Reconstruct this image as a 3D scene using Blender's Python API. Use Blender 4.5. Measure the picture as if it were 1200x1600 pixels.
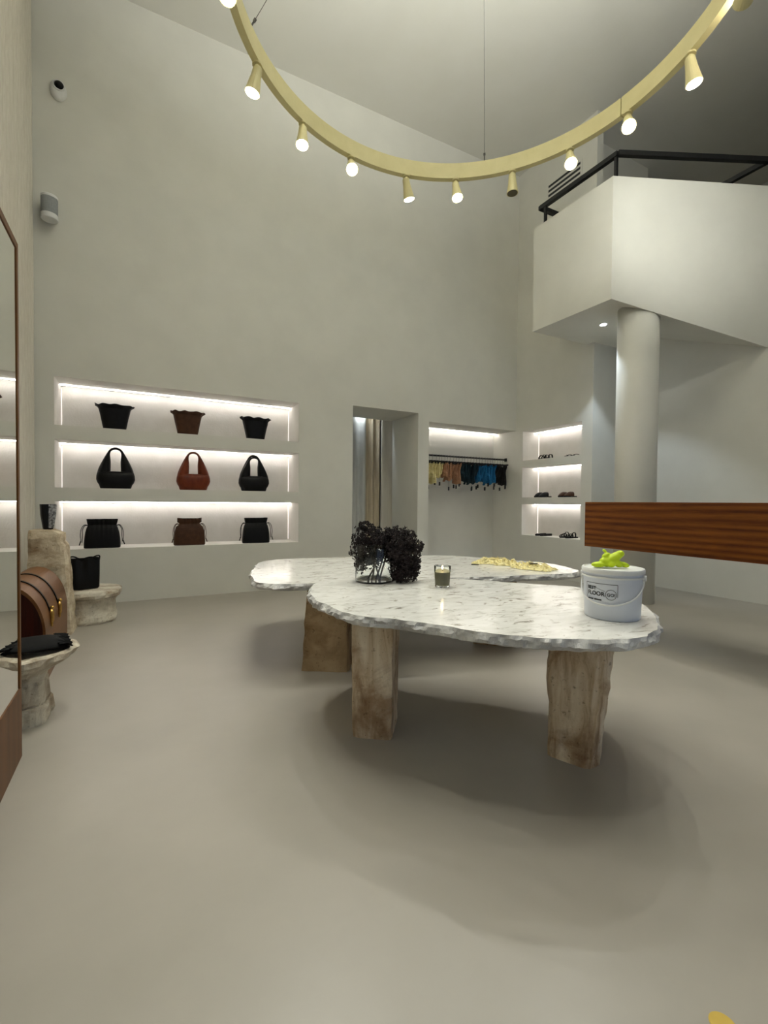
import bpy, bmesh, math, random
from mathutils import Vector, Matrix, noise

# ------------------------------------------------------------------ scene reset
for o in list(bpy.data.objects):
    bpy.data.objects.remove(o, do_unlink=True)
SC = bpy.context.scene
COL = SC.collection
PI = math.pi

# ------------------------------------------------------------------ camera
# world axes are the room's own: +X along the bag wall, +Y towards it, Z up
F_PX, PITCH, ROLL, TH, EYE = 722.0, math.radians(-1.19), math.radians(0.47), math.radians(62.17), 1.1
_cp, _sp, _c, _s = math.cos(PITCH), math.sin(PITCH), math.cos(ROLL), math.sin(ROLL)
_fw = Vector((0, _cp, _sp)); _up = Vector((0, -_sp, _cp)); _rt = Vector((1, 0, 0))
_rt, _up = _rt*_c + _up*_s, _up*_c - _rt*_s
_M = Matrix(((math.sin(TH), math.cos(TH), 0), (-math.cos(TH), math.sin(TH), 0), (0, 0, 1)))
RT, UP, FW = _M @ _rt, _M @ _up, _M @ _fw
cam_data = bpy.data.cameras.new('camera')
cam_data.sensor_fit = 'HORIZONTAL'
cam_data.sensor_width = 36.0
cam_data.lens = F_PX/1200.0*36.0
cam_data.clip_start = 0.02
cam = bpy.data.objects.new('camera', cam_data)
COL.objects.link(cam)
cam.matrix_world = Matrix(((RT.x, UP.x, -FW.x, 0), (RT.y, UP.y, -FW.y, 0), (RT.z, UP.z, -FW.z, EYE), (0, 0, 0, 1)))
SC.camera = cam

# ------------------------------------------------------------------ world and exposure
world = bpy.data.worlds.new('dusk_sky')
SC.world = world
world.use_nodes = True
world.node_tree.nodes['Background'].inputs['Color'].default_value = (0.55, 0.72, 1.0, 1)
world.node_tree.nodes['Background'].inputs['Strength'].default_value = 0.35
SC.view_settings.view_transform = 'Standard'
SC.view_settings.look = 'None'
SC.view_settings.gamma = 1.0
SC.view_settings.use_curve_mapping = False
SC.view_settings.exposure = 0.80
SPOT_W = 60.0          # one track spotlight
LED_E = 10.0            # emission of the LED strips

# ------------------------------------------------------------------ materials
def lin(c):
    return tuple((v/12.92 if v <= 0.04045 else ((v+0.055)/1.055)**2.4) for v in c)
def rgb(r, g, b):
    return lin((r/255, g/255, b/255)) + (1,)

def new_mat(name):
    m = bpy.data.materials.new(name)
    m.use_nodes = True
    nt = m.node_tree
    return m, nt, nt.nodes['Principled BSDF']

def coords(nt, scale=(1, 1, 1), rot=(0, 0, 0), kind='Object'):
    tc = nt.nodes.new('ShaderNodeTexCoord')
    mp = nt.nodes.new('ShaderNodeMapping')
    mp.inputs['Scale'].default_value = scale
    mp.inputs['Rotation'].default_value = rot
    nt.links.new(tc.outputs[kind], mp.inputs['Vector'])
    return mp.outputs['Vector']

def ramp(nt, fac, stops):
    r = nt.nodes.new('ShaderNodeValToRGB')
    el = r.color_ramp.elements
    while len(el) < len(stops):
        el.new(0.5)
    for e, (p, c) in zip(el, stops):
        e.position = p
        e.color = c
    nt.links.new(fac, r.inputs['Fac'])
    return r.outputs['Color']

def noise_tex(nt, vec, scale, detail=4, rough=0.55, dist=0.0):
    n = nt.nodes.new('ShaderNodeTexNoise')
    n.inputs['Scale'].default_value = scale
    n.inputs['Detail'].default_value = detail
    n.inputs['Roughness'].default_value = rough
    n.inputs['Distortion'].default_value = dist
    nt.links.new(vec, n.inputs['Vector'])
    return n.outputs['Fac']

def bump(nt, bsdf, fac, strength, dist=0.01):
    b = nt.nodes.new('ShaderNodeBump')
    b.inputs['Strength'].default_value = strength
    b.inputs['Distance'].default_value = dist
    nt.links.new(fac, b.inputs['Height'])
    nt.links.new(b.outputs['Normal'], bsdf.inputs['Normal'])

def mat_noise(name, c1, c2, scale, rough=0.6, metal=0.0, bmp=0.0, bscale=None, stretch=(1, 1, 1), detail=4, lo=0.35, hi=0.65, bdist=0.01, spec=0.5):
    m, nt, b = new_mat(name)
    v = coords(nt, stretch)
    f = noise_tex(nt, v, scale, detail)
    nt.links.new(ramp(nt, f, [(lo, c1), (hi, c2)]), b.inputs['Base Color'])
    b.inputs['Roughness'].default_value = rough
    b.inputs['Metallic'].default_value = metal
    b.inputs['Specular IOR Level'].default_value = spec
    if bmp:
        bump(nt, b, noise_tex(nt, v, bscale or scale*4, 5), bmp, bdist)
    return m

def mat_emit(name, c, s):
    m, nt, b = new_mat(name)
    b.inputs['Base Color'].default_value = c
    b.inputs['Emission Color'].default_value = c
    b.inputs['Emission Strength'].default_value = s
    return m

def mat_glass(name, c=(1, 1, 1, 1), rough=0.0):
    m, nt, b = new_mat(name)
    v = coords(nt)
    f = noise_tex(nt, v, 3)
    nt.links.new(ramp(nt, f, [(0, c), (1, c)]), b.inputs['Base Color'])
    b.inputs['Roughness'].default_value = rough
    b.inputs['IOR'].default_value = 1.45
    b.inputs['Transmission Weight'].default_value = 1.0
    return m

def mat_wood(name, dark, mid, light, scale=1.0, axis='Y', rough=0.45):
    m, nt, b = new_mat(name)
    st = {'Y': (9, 0.7, 9), 'Z': (9, 9, 0.7), 'X': (0.7, 9, 9)}[axis]
    v = coords(nt, tuple(s*scale for s in st))
    f1 = noise_tex(nt, v, 0.7, 5, 0.6, 2.5)
    w = nt.nodes.new('ShaderNodeTexWave')
    w.wave_type = 'RINGS'
    w.rings_direction = {'Y': 'Y', 'Z': 'Z', 'X': 'X'}[axis]
    w.inputs['Scale'].default_value = 0.35
    w.inputs['Distortion'].default_value = 9.0
    w.inputs['Detail Scale'].default_value = 0.6
    w.inputs['Detail'].default_value = 3
    nt.links.new(v, w.inputs['Vector'])
    f2 = noise_tex(nt, v, 9, 5, 0.7)
    mx = nt.nodes.new('ShaderNodeMath'); mx.operation = 'MULTIPLY_ADD'
    nt.links.new(f1, mx.inputs[0]); mx.inputs[1].default_value = 0.55
    m2 = nt.nodes.new('ShaderNodeMath'); m2.operation = 'MULTIPLY_ADD'
    nt.links.new(w.outputs['Fac'], m2.inputs[0]); m2.inputs[1].default_value = 0.25
    m3 = nt.nodes.new('ShaderNodeMath'); m3.operation = 'MULTIPLY'
    nt.links.new(f2, m3.inputs[0]); m3.inputs[1].default_value = 0.3
    nt.links.new(m3.outputs[0], m2.inputs[2])
    nt.links.new(m2.outputs[0], mx.inputs[2])
    nt.links.new(ramp(nt, mx.outputs[0], [(0.3, dark), (0.5, mid), (0.75, light)]), b.inputs['Base Color'])
    b.inputs['Roughness'].default_value = rough
    b.inputs['Specular IOR Level'].default_value = 0.22
    bump(nt, b, f2, 0.08, 0.004)
    return m

def mat_marble():
    m, nt, b = new_mat('white_marble')
    v = coords(nt, (1, 2.2, 1), (0, 0, math.radians(28)))
    n1 = noise_tex(nt, v, 5.5, 8, 0.62, 1.2)
    n2 = noise_tex(nt, v, 13.0, 6, 0.6, 0.9)
    c1 = ramp(nt, n1, [(0.30, rgb(196, 192, 184)), (0.45, rgb(228, 226, 220)), (0.62, rgb(238, 236, 231))])
    c2 = ramp(nt, n2, [(0.29, rgb(122, 113, 103)), (0.365, rgb(198, 192, 184)), (0.43, (1, 1, 1, 1))])
    mx = nt.nodes.new('ShaderNodeMix'); mx.data_type = 'RGBA'; mx.blend_type = 'MULTIPLY'
    mx.inputs['Factor'].default_value = 0.85
    nt.links.new(c1, mx.inputs['A']); nt.links.new(c2, mx.inputs['B'])
    nt.links.new(mx.outputs['Result'], b.inputs['Base Color'])
    b.inputs['Roughness'].default_value = 0.14
    return m

def mat_travertine(name, c_dark, c_mid, c_light, stretch=(7, 7, 1.2), rough=0.75):
    m, nt, b = new_mat(name)
    v = coords(nt, stretch)
    n1 = noise_tex(nt, v, 2.0, 6, 0.65, 0.6)
    v2 = coords(nt, (1, 1, 1))
    n2 = noise_tex(nt, v2, 5.0, 5, 0.6, 0.5)
    n3 = noise_tex(nt, v2, 55.0, 3, 0.6)
    c1 = ramp(nt, n1, [(0.28, c_dark), (0.48, c_mid), (0.68, c_light)])
    c2 = ramp(nt, n2, [(0.33, rgb(170, 142, 112)), (0.52, (1, 1, 1, 1))])
    mx = nt.nodes.new('ShaderNodeMix'); mx.data_type = 'RGBA'; mx.blend_type = 'MULTIPLY'
    mx.inputs['Factor'].default_value = 0.8
    nt.links.new(c1, mx.inputs['A']); nt.links.new(c2, mx.inputs['B'])
    c3 = ramp(nt, n3, [(0.28, rgb(130, 112, 96)), (0.38, (1, 1, 1, 1))])
    my = nt.nodes.new('ShaderNodeMix'); my.data_type = 'RGBA'; my.blend_type = 'MULTIPLY'
    my.inputs['Factor'].default_value = 0.6
    nt.links.new(mx.outputs['Result'], my.inputs['A']); nt.links.new(c3, my.inputs['B'])
    nt.links.new(my.outputs['Result'], b.inputs['Base Color'])
    b.inputs['Roughness'].default_value = rough
    bump(nt, b, n3, 0.5, 0.006)
    return m

MAT = {}
MAT['wall'] = mat_noise('wall_paint', rgb(219, 217, 208), rgb(224, 222, 213), 2.5, 0.75, bmp=0.04, bscale=60)
MAT['ceiling'] = mat_noise('ceiling_paint', rgb(221, 219, 210), rgb(224, 222, 214), 2.0, 0.85, bmp=0.03, bscale=60)
MAT['niche'] = mat_noise('niche_plaster', rgb(222, 219, 212), rgb(228, 225, 219), 6.0, 0.8, bmp=0.25, bscale=45)
MAT['floor'] = mat_noise('microcement', rgb(152, 146, 135), rgb(168, 161, 150), 0.9, 0.34, bmp=0.03, bscale=14, detail=8, lo=0.3, hi=0.7)
MAT['led'] = mat_emit('led_light', (1.0, 0.955, 0.925, 1), LED_E)
MAT['led_side'] = mat_emit('led_light_dim', (1.0, 0.95, 0.90, 1), LED_E*0.035)
MAT['lens'] = mat_emit('lamp_lens', (1.0, 0.93, 0.80, 1), 30.0)
MAT['down'] = mat_emit('downlight_lens', (0.9, 0.95, 1.0, 1), 25.0)
MAT['lens_off'] = mat_noise('dark_lens', rgb(70, 64, 44), rgb(84, 78, 54), 20, 0.3)
MAT['cream_metal'] = mat_noise('cream_metal', rgb(214, 203, 148), rgb(220, 209, 156), 8, 0.5)
MAT['wire'] = mat_noise('steel_wire', rgb(120, 118, 112), rgb(140, 138, 132), 30, 0.4, 0.7)
MAT['black_metal'] = mat_noise('black_metal', rgb(22, 22, 23), rgb(30, 30, 31), 30, 0.45, 0.2)
MAT['black_leather'] = mat_noise('black_leather', rgb(7, 6, 6), rgb(12, 11, 11), 25, 0.45, bmp=0.3, bscale=140, bdist=0.002, spec=0.22)
MAT['brown_leather'] = mat_noise('brown_leather', rgb(62, 38, 22), rgb(76, 48, 29), 20, 0.55, bmp=0.3, bscale=140, bdist=0.002, spec=0.25)
MAT['cognac_leather'] = mat_noise('cognac_leather', rgb(96, 40, 17), rgb(116, 50, 23), 16, 0.45, bmp=0.3, bscale=140, bdist=0.002, spec=0.25)
MAT['black_fabric'] = mat_noise('black_fabric', rgb(8, 8, 8), rgb(14, 14, 14), 60, 0.8, bmp=0.4, bscale=220, bdist=0.002, spec=0.2)
MAT['marble'] = mat_marble()
MAT['marble_edge'] = mat_noise('chipped_marble', rgb(176, 174, 172), rgb(226, 224, 220), 9, 0.5, bmp=0.5, bscale=40)
MAT['travertine'] = mat_travertine('travertine', rgb(150, 118, 84), rgb(208, 186, 154), rgb(232, 218, 194))
MAT['brown_stone'] = mat_travertine('brown_stone', rgb(150, 124, 90), rgb(178, 152, 116), rgb(196, 172, 136), (1.5, 1.5, 1.5))
MAT['grey_stone'] = mat_travertine('weathered_limestone', rgb(172, 162, 142), rgb(202, 194, 176), rgb(220, 214, 198), (3, 3, 6), 0.85)
MAT['pillar_stone'] = mat_travertine('pillar_limestone', rgb(168, 148, 120), rgb(206, 190, 162), rgb(226, 214, 190), (3, 3, 7), 0.85)
MAT['walnut'] = mat_wood('walnut_veneer', rgb(66, 29, 6), rgb(104, 54, 13), rgb(134, 77, 25), 2.1, 'Y')
MAT['mirror_wood'] = mat_wood('mirror_oak', rgb(80, 49, 16), rgb(92, 57, 20), rgb(102, 65, 26), 1.0, 'Z')
MAT['arch_wood'] = mat_wood('arch_walnut', rgb(92, 58, 30), rgb(110, 72, 41), rgb(124, 86, 53), 0.8, 'Y', 0.4)
MAT['mahogany'] = mat_wood('mahogany', rgb(38, 12, 6), rgb(64, 20, 10), rgb(84, 30, 15), 0.8, 'Z', 0.4)
MAT['brass'] = mat_noise('brass', rgb(168, 128, 62), rgb(196, 158, 88), 30, 0.3, 0.95)
MAT['silver'] = mat_noise('hammered_silver', rgb(60, 60, 62), rgb(190, 190, 190), 60, 0.35, 0.6, bmp=0.6, bscale=90)
MAT['curtain'] = mat_noise('cream_curtain', rgb(214, 207, 192), rgb(224, 218, 204), 30, 0.9, stretch=(6, 6, 0.3))
MAT['curtain_tan'] = mat_noise('beige_drape', rgb(196, 180, 152), rgb(214, 200, 174), 20, 0.9, stretch=(6, 6, 0.3))
MAT['curtain_grey'] = mat_noise('grey_drape', rgb(196, 196, 192), rgb(210, 210, 205), 20, 0.9, stretch=(6, 6, 0.3))
MAT['white_plastic'] = mat_noise('white_plastic', rgb(226, 226, 224), rgb(232, 232, 230), 8, 0.4)
MAT['bucket_plastic'] = mat_noise('bucket_plastic', rgb(214, 218, 228), rgb(220, 224, 233), 8, 0.35)
MAT['grey_cloth'] = mat_noise('speaker_cloth', rgb(150, 153, 153), rgb(160, 163, 163), 90, 0.9)
MAT['ink'] = mat_noise('black_ink', rgb(32, 32, 34), rgb(40, 40, 42), 20, 0.6)
MAT['neon'] = mat_noise('neon_rubber', rgb(196, 222, 8), rgb(214, 236, 24), 12, 0.55, bmp=0.15, bscale=60)
MAT['glass'] = mat_glass('clear_glass', (0.97, 0.99, 0.98, 1))
MAT['wax'] = mat_noise('olive_wax', rgb(128, 124, 92), rgb(142, 136, 102), 12, 0.5)
MAT['flame'] = mat_emit('flame', (1.0, 0.72, 0.35, 1), 14.0)
MAT['floret'] = mat_noise('dried_floret', rgb(26, 18, 19), rgb(46, 34, 33), 30, 0.8)
MAT['stem'] = mat_noise('dry_stem', rgb(58, 46, 34), rgb(82, 66, 48), 30, 0.8)
MAT['yellow_spot'] = mat_noise('yellow_sticker', rgb(196, 164, 66), rgb(206, 176, 76), 12, 0.6)
MAT['window_frame'] = mat_noise('window_metal', rgb(40, 40, 42), rgb(50, 50, 52), 12, 0.5, 0.4)
def lace(name, c1, c2):
    return mat_noise(name, c1, c2, 70, 0.85, bmp=0.6, bscale=160, bdist=0.003)
MAT['lace_yellow'] = lace('yellow_lace', rgb(230, 214, 140), rgb(248, 238, 190))
MAT['lace_peach'] = lace('peach_lace', rgb(168, 122, 90), rgb(198, 154, 122))
MAT['lace_teal'] = lace('teal_lace', rgb(8, 34, 44), rgb(16, 54, 66))
MAT['lace_blue'] = lace('blue_lace', rgb(12, 92, 142), rgb(30, 122, 176))
MAT['lace_black'] = lace('black_lace', rgb(12, 11, 12), rgb(28, 26, 27))

# mirror: polished silvered glass
_m, _nt, _b = new_mat('mirror_silver')
_nt.links.new(ramp(_nt, noise_tex(_nt, coords(_nt), 2), [(0, (0.84, 0.85, 0.82, 1)), (1, (0.86, 0.87, 0.84, 1))]), _b.inputs['Base Color'])
_b.inputs['Metallic'].default_value = 1.0
_b.inputs['Roughness'].default_value = 0.0
MAT['mirror'] = _m

# ------------------------------------------------------------------ builders
def link(name, me, parent=None, loc=None, rot=None):
    o = bpy.data.objects.new(name, me)
    COL.objects.link(o)
    if parent is not None:
        o.parent = parent
    if loc is not None:
        o.location = loc
    if rot is not None:
        o.rotation_euler = rot
    return o

def finish(name, bm, mat, parent=None, smooth=False, loc=None, rot=None):
    bmesh.ops.recalc_face_normals(bm, faces=bm.faces[:])
    me = bpy.data.meshes.new(name)
    bm.to_mesh(me)
    bm.free()
    me.materials.append(MAT[mat] if isinstance(mat, str) else mat)
    if smooth:
        for p in me.polygons:
            p.use_smooth = True
        me.set_sharp_from_angle(angle=math.radians(40))
    return link(name, me, parent, loc, rot)

def thing(name, label, cat, loc=(0, 0, 0), rotz=0.0, group=None):
    o = bpy.data.objects.new(name, None)
    COL.objects.link(o)
    o.empty_display_size = 0.05
    o.location = loc
    o.rotation_euler = (0, 0, rotz)
    return tag(o, label, cat, group)

def tag(o, label, cat, group=None):
    o['label'] = label
    o['category'] = cat
    if group:
        o['group'] = group
    return o

def struct(o, label=None):
    o['kind'] = 'structure'
    if label:
        o['label'] = label
    return o

def box(bm, x0, x1, y0, y1, z0, z1):
    v = [bm.verts.new(p) for p in ((x0, y0, z0), (x1, y0, z0), (x1, y1, z0), (x0, y1, z0), (x0, y0, z1), (x1, y0, z1), (x1, y1, z1), (x0, y1, z1))]
    for f in ((0, 3, 2, 1), (4, 5, 6, 7), (0, 1, 5, 4), (1, 2, 6, 5), (2, 3, 7, 6), (3, 0, 4, 7)):
        bm.faces.new([v[i] for i in f])

def bevel_box(x0, x1, y0, y1, z0, z1, r, seg=2):
    bm = bmesh.new()
    box(bm, x0, x1, y0, y1, z0, z1)
    bmesh.ops.bevel(bm, geom=bm.edges[:], offset=r, segments=seg, affect='EDGES')
    return bm

def loft(bm, rings, cap0=True, cap1=True, closed=True):
    vs = [[bm.verts.new(p) for p in r] for r in rings]
    n = len(vs[0])
    for a, b in zip(vs[:-1], vs[1:]):
        for i in range(n if closed else n-1):
            j = (i+1) % n
            bm.faces.new((a[i], a[j], b[j], b[i]))
    if cap0:
        bm.faces.new(vs[0][::-1])
    if cap1:
        bm.faces.new(vs[-1])
    return vs

def tube(bm, pts, r, n=8, caps=True):
    pts = [Vector(p) for p in pts]
    rr = r if isinstance(r, (list, tuple)) else [r]*len(pts)
    rings = []
    ref = None
    for i, p in enumerate(pts):
        d = (pts[min(i+1, len(pts)-1)] - pts[max(i-1, 0)]).normalized()
        if ref is None:
            ref = d.orthogonal().normalized()
        ref = (ref - d*ref.dot(d)).normalized()
        b = d.cross(ref)
        rings.append([p + (ref*math.cos(2*PI*k/n) + b*math.sin(2*PI*k/n))*rr[i] for k in range(n)])
    loft(bm, rings, caps, caps)

def lathe(bm, prof, n=32, cx=0, cy=0, wob=None, cap0=True, cap1=True):
    rings = []
    for r, z in prof:
        ring = []
        for k in range(n):
            a = 2*PI*k/n
            q = r
            zz = z
            if wob:
                q, zz = wob(r, z, a)
            ring.append((cx+q*math.cos(a), cy+q*math.sin(a), zz))
        rings.append(ring)
    loft(bm, rings, cap0, cap1)

def bez(pts, n=20):
    """Catmull-Rom through the points"""
    P = [Vector(p) for p in pts]
    P = [P[0]*2-P[1]] + P + [P[-1]*2-P[-2]]
    out = []
    for i in range(1, len(P)-2):
        for k in range(n):
            t = k/n
            a, b, c, d = P[i-1], P[i], P[i+1], P[i+2]
            out.append(0.5*((2*b)+(c-a)*t+(2*a-5*b+4*c-d)*t*t+(3*b-a-3*c+d)*t**3))
    out.append(P[-2])
    return out

def closed_curve(pts, n=12):
    P = [Vector(p) for p in pts]
    N = len(P)
    out = []
    for i in range(N):
        a, b, c, d = P[i-1], P[i], P[(i+1) % N], P[(i+2) % N]
        for k in range(n):
            t = k/n
            out.append(0.5*((2*b)+(c-a)*t+(2*a-5*b+4*c-d)*t*t+(3*b-a-3*c+d)*t**3))
    return out

def nz(x, y, z, s=1.0, seed=0.0):
    return noise.noise(Vector((x*s+seed, y*s-seed*1.7, z*s+seed*0.6)))

def wall_plane(bm, uax, vax, fixed_ax, fixed, u0, u1, v0, v1, holes):
    """grid of quads with rectangular holes; axes 0/1/2"""
    us = sorted({u0, u1, *[h[0] for h in holes], *[h[1] for h in holes]})
    vs = sorted({v0, v1, *[h[2] for h in holes], *[h[3] for h in holes]})
    us = [u for u in us if u0 <= u <= u1]
    vs = [v for v in vs if v0 <= v <= v1]
    def P(u, v):
        p = [0, 0, 0]
        p[uax], p[vax], p[fixed_ax] = u, v, fixed
        return bm.verts.new(p)
    for a, b in zip(us[:-1], us[1:]):
        for c, d in zip(vs[:-1], vs[1:]):
            mu, mv = (a+b)/2, (c+d)/2
            if any(h[0] < mu < h[1] and h[2] < mv < h[3] for h in holes):
                continue
            bm.faces.new((P(a, c), P(b, c), P(b, d), P(a, d)))

def quad(bm, *pts):
    bm.faces.new([bm.verts.new(p) for p in pts])

# ------------------------------------------------------------------ the setting
YA = 5.724           # bag wall
XB = 5.46            # shoe wall
XC = 6.13            # recessed wall by the stairs
XL = -1.06           # curtain wall
YR = -3.0            # shop front behind the camera
ZC = 6.4
YB_END = 4.27
NB = 6.18            # back of bag niches
DOOR = (2.536, 3.573, 0.0, 2.40)
NICHE_A = [(-0.768, 1.789, 0.585, 1.085), (-0.768, 1.789, 1.225, 1.717), (-0.768, 1.789, 1.862, 2.352)]
HANG = (3.760, XB, 0.0, 2.29)
HANG_Y = 6.27
SHOE_X = 5.82
NICHE_B = [(4.443, 5.57, 0.597, 1.089), (4.443, 5.57, 1.198, 1.68), (4.443, 5.57, 1.79, 2.256)]

# floor and ceiling
bm = bmesh.new(); box(bm, XL-0.2, 9.2, YR-0.2, 8.4, -0.12, 0.0)
floor = struct(finish('floor', bm, 'floor'), 'smooth grey beige microcement floor')
bm = bmesh.new(); box(bm, XL-0.2, 9.2, YR-0.2, 8.4, ZC, ZC+0.12)
struct(finish('ceiling', bm, 'ceiling'), 'high white ceiling above the ring light')

# back wall with door opening, bag niches and clothes niche
bm = bmesh.new()
wall_plane(bm, 0, 2, 1, YA, XL-0.2, XB, 0, ZC, NICHE_A + [DOOR, HANG])
# door reveal
x0, x1, z0, z1 = DOOR
quad(bm, (x0, YA, z0), (x0, 6.5, z0), (x0, 6.5, z1), (x0, YA, z1))
quad(bm, (x1, YA, z0), (x1, 6.5, z0), (x1, 6.5, z1), (x1, YA, z1))
quad(bm, (x0, YA, z1), (x1, YA, z1), (x1, 6.5, z1), (x0, 6.5, z1))
# clothes niche
x0, x1, z0, z1 = HANG
quad(bm, (x0, YA, z0), (x0, HANG_Y, z0), (x0, HANG_Y, z1), (x0, YA, z1))
quad(bm, (x0, HANG_Y, z0), (x1, HANG_Y, z0), (x1, HANG_Y, z1), (x0, HANG_Y, z1))
quad(bm, (x0, YA, z1), (x1, YA, z1), (x1, HANG_Y, z1), (x0, HANG_Y, z1))
quad(bm, (x1, YA, z0), (x1, HANG_Y, z0), (x1, HANG_Y, z1), (x1, YA, z1))
wall_back = struct(finish('wall_back', bm, 'wall'), 'tall white back wall with lit bag niches')
def niche_box_y(h, yb, parent):
    x0, x1, z0, z1 = h
    bm = bmesh.new()
    quad(bm, (x0, YA, z0), (x0, yb, z0), (x0, yb, z1), (x0, YA, z1))
    quad(bm, (x1, YA, z0), (x1, yb, z0), (x1, yb, z1), (x1, YA, z1))
    quad(bm, (x0, YA, z1), (x1, YA, z1), (x1, yb, z1), (x0, yb, z1))
    quad(bm, (x0, YA, z0), (x1, YA, z0), (x1, yb, z0), (x0, yb, z0))
    quad(bm, (x0, yb, z0), (x1, yb, z0), (x1, yb, z1), (x0, yb, z1))
    return finish('niche', bm, 'niche', parent)
def strip(x0, x1, y0, y1, z0, z1, parent, m='led'):
    bm = bmesh.new(); box(bm, x0, x1, y0, y1, z0, z1)
    o = finish('led_strip', bm, m, parent)
    o['label'] = 'glowing white LED strip'
    return o
for h in NICHE_A:
    niche_box_y(h, NB, wall_back)
    strip(h[0]+0.006, h[1]-0.006, NB-0.100, NB-0.090, h[3]-0.011, h[3]-0.003, wall_back)
    for xx in (h[0]+0.002, h[1]-0.010):
        strip(xx, xx+0.008, NB-0.012, NB-0.004, h[2]+0.01, h[3]-0.03, wall_back, 'led_side')
strip(HANG[0]+0.01, HANG[1]-0.01, HANG_Y-0.090, HANG_Y-0.080, HANG[3]-0.011, HANG[3]-0.003, wall_back)

# shoe wall, its return and the recessed wall by the stairs
bm = bmesh.new()
wall_plane(bm, 1, 2, 0, XB, YB_END, YA, 0, ZC, NICHE_B)
quad(bm, (XB, YB_END, 0), (XC, YB_END, 0), (XC, YB_END, 3.62), (XB, YB_END, 3.62))
quad(bm, (XB+0.12, YB_END, 3.62), (XB+0.12, 4.62, 3.62), (XB+0.12, 4.62, ZC), (XB+0.12, YB_END, ZC))
quad(bm, (XB, YB_END, 3.62), (XB+0.12, YB_END, 3.62), (XB+0.12, YB_END, ZC), (XB, YB_END, ZC))
wall_right = struct(finish('wall_right', bm, 'wall'), 'white side wall with lit shoe niches')
for y0, y1, z0, z1 in NICHE_B:
    bm = bmesh.new()
    quad(bm, (XB, y0, z0), (SHOE_X, y0, z0), (SHOE_X, y0, z1), (XB, y0, z1))
    quad(bm, (XB, y1, z0), (SHOE_X, y1, z0), (SHOE_X, y1, z1), (XB, y1, z1))
    quad(bm, (XB, y0, z0), (XB, y1, z0), (SHOE_X, y1, z0), (SHOE_X, y0, z0))
    quad(bm, (XB, y0, z1), (XB, y1, z1), (SHOE_X, y1, z1), (SHOE_X, y0, z1))
    quad(bm, (SHOE_X, y0, z0), (SHOE_X, y1, z0), (SHOE_X, y1, z1), (SHOE_X, y0, z1))
    finish('niche', bm, 'niche', wall_right)
    strip(SHOE_X-0.085, SHOE_X-0.075, y0+0.006, y1-0.006, z1-0.011, z1-0.003, wall_right)
    strip(SHOE_X-0.012, SHOE_X-0.004, y1-0.010, y1-0.002, z0+0.01, z1-0.03, wall_right, 'led_side')
bm = bmesh.new(); box(bm, XC, XC+0.15, YR, YB_END+0.02, 0, 3.6)
struct(finish('wall_stairs', bm, 'wall'), 'white wall behind the round column under the landing')
# upstairs shell
bm = bmesh.new()
quad(bm, (XB, 4.62, 3.6), (7.1, 4.62, 3.6), (7.1, 4.62, ZC), (XB, 4.62, ZC))
quad(bm, (7.1, 4.62, 3.6), (7.1, 8.2, 3.6), (7.1, 8.2, ZC), (7.1, 4.62, ZC))
quad(bm, (7.1, 8.2, 3.6), (9.1, 8.2, 3.6), (9.1, 8.2, ZC), (7.1, 8.2, ZC))
quad(bm, (9.1, YR, 3.6), (9.1, 8.2, 3.6), (9.1, 8.2, ZC), (9.1, YR, ZC))
quad(bm, (XC, YR, 3.6), (9.1, YR, 3.6), (9.1, 8.2, 3.6), (XC, 8.2, 3.6))
struct(finish('wall_upstairs', bm, 'wall'), 'plain white wall of the dim upper floor')
bm = bmesh.new(); box(bm, XL-0.15, XL, YR, YA, 0, ZC)
struct(finish('wall_left', bm, 'wall'))
# shop front behind the camera, with a glazed opening
WIN = (0.2, 5.2, 0.3, 3.2)
bm = bmesh.new()
wall_plane(bm, 0, 2, 1, YR, XL-0.2, 9.2, 0, ZC, [WIN])
struct(finish('wall_front', bm, 'wall'))
bm = bmesh.new()
for xx in (0.2, 1.85, 3.5, 5.14):
    box(bm, xx, xx+0.06, YR-0.04, YR+0.04, 0.3, 3.2)
box(bm, 0.2, 5.2, YR-0.04, YR+0.04, 0.3, 0.36); box(bm, 0.2, 5.2, YR-0.04, YR+0.04, 3.14, 3.2)
struct(finish('window_1', bm, 'window_frame'))
# fitting room behind the door opening
bm = bmesh.new()
quad(bm, (2.0, 6.5, 0), (2.0, 8.2, 0), (2.0, 8.2, 2.7), (2.0, 6.5, 2.7))
quad(bm, (4.2, 6.5, 0), (4.2, 8.2, 0), (4.2, 8.2, 2.7), (4.2, 6.5, 2.7))
quad(bm, (2.0, 8.2, 0), (4.2, 8.2, 0), (4.2, 8.2, 2.7), (2.0, 8.2, 2.7))
quad(bm, (2.0, 6.5, 2.7), (4.2, 6.5, 2.7), (4.2, 8.2, 2.7), (2.0, 8.2, 2.7))
wall_plane(bm, 0, 2, 1, 6.5, 2.0, 4.2, 0, 2.7, [DOOR])
struct(finish('wall_fitting_room', bm, 'wall'))

# column
bm = bmesh.new()
lathe(bm, [(0.213, 0.0), (0.213, 3.33)], 64, 4.975, 3.317)
struct(finish('column', bm, 'wall', smooth=False), 'round white column under the landing')
for p in bpy.data.objects['column'].data.polygons:
    p.use_smooth = len(p.vertices) == 4

# landing with parapet
ZS, ZT = 3.3, 4.6
P1, P2 = (4.45, 4.39), (4.469, 3.292)
EE = (6.15, 2.562)
T = 0.1
bm = bmesh.new()
# outer faces
quad(bm, (*P1, ZS), (*P2, ZS), (*P2, ZT), (*P1, ZT))
quad(bm, (*P2, ZS), (*EE, 2.838), (*EE, ZT), (*P2, ZT))
quad(bm, (*P1, ZS), (XB, P1[1], ZS), (XB, P1[1], ZT), (*P1, ZT))
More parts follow.
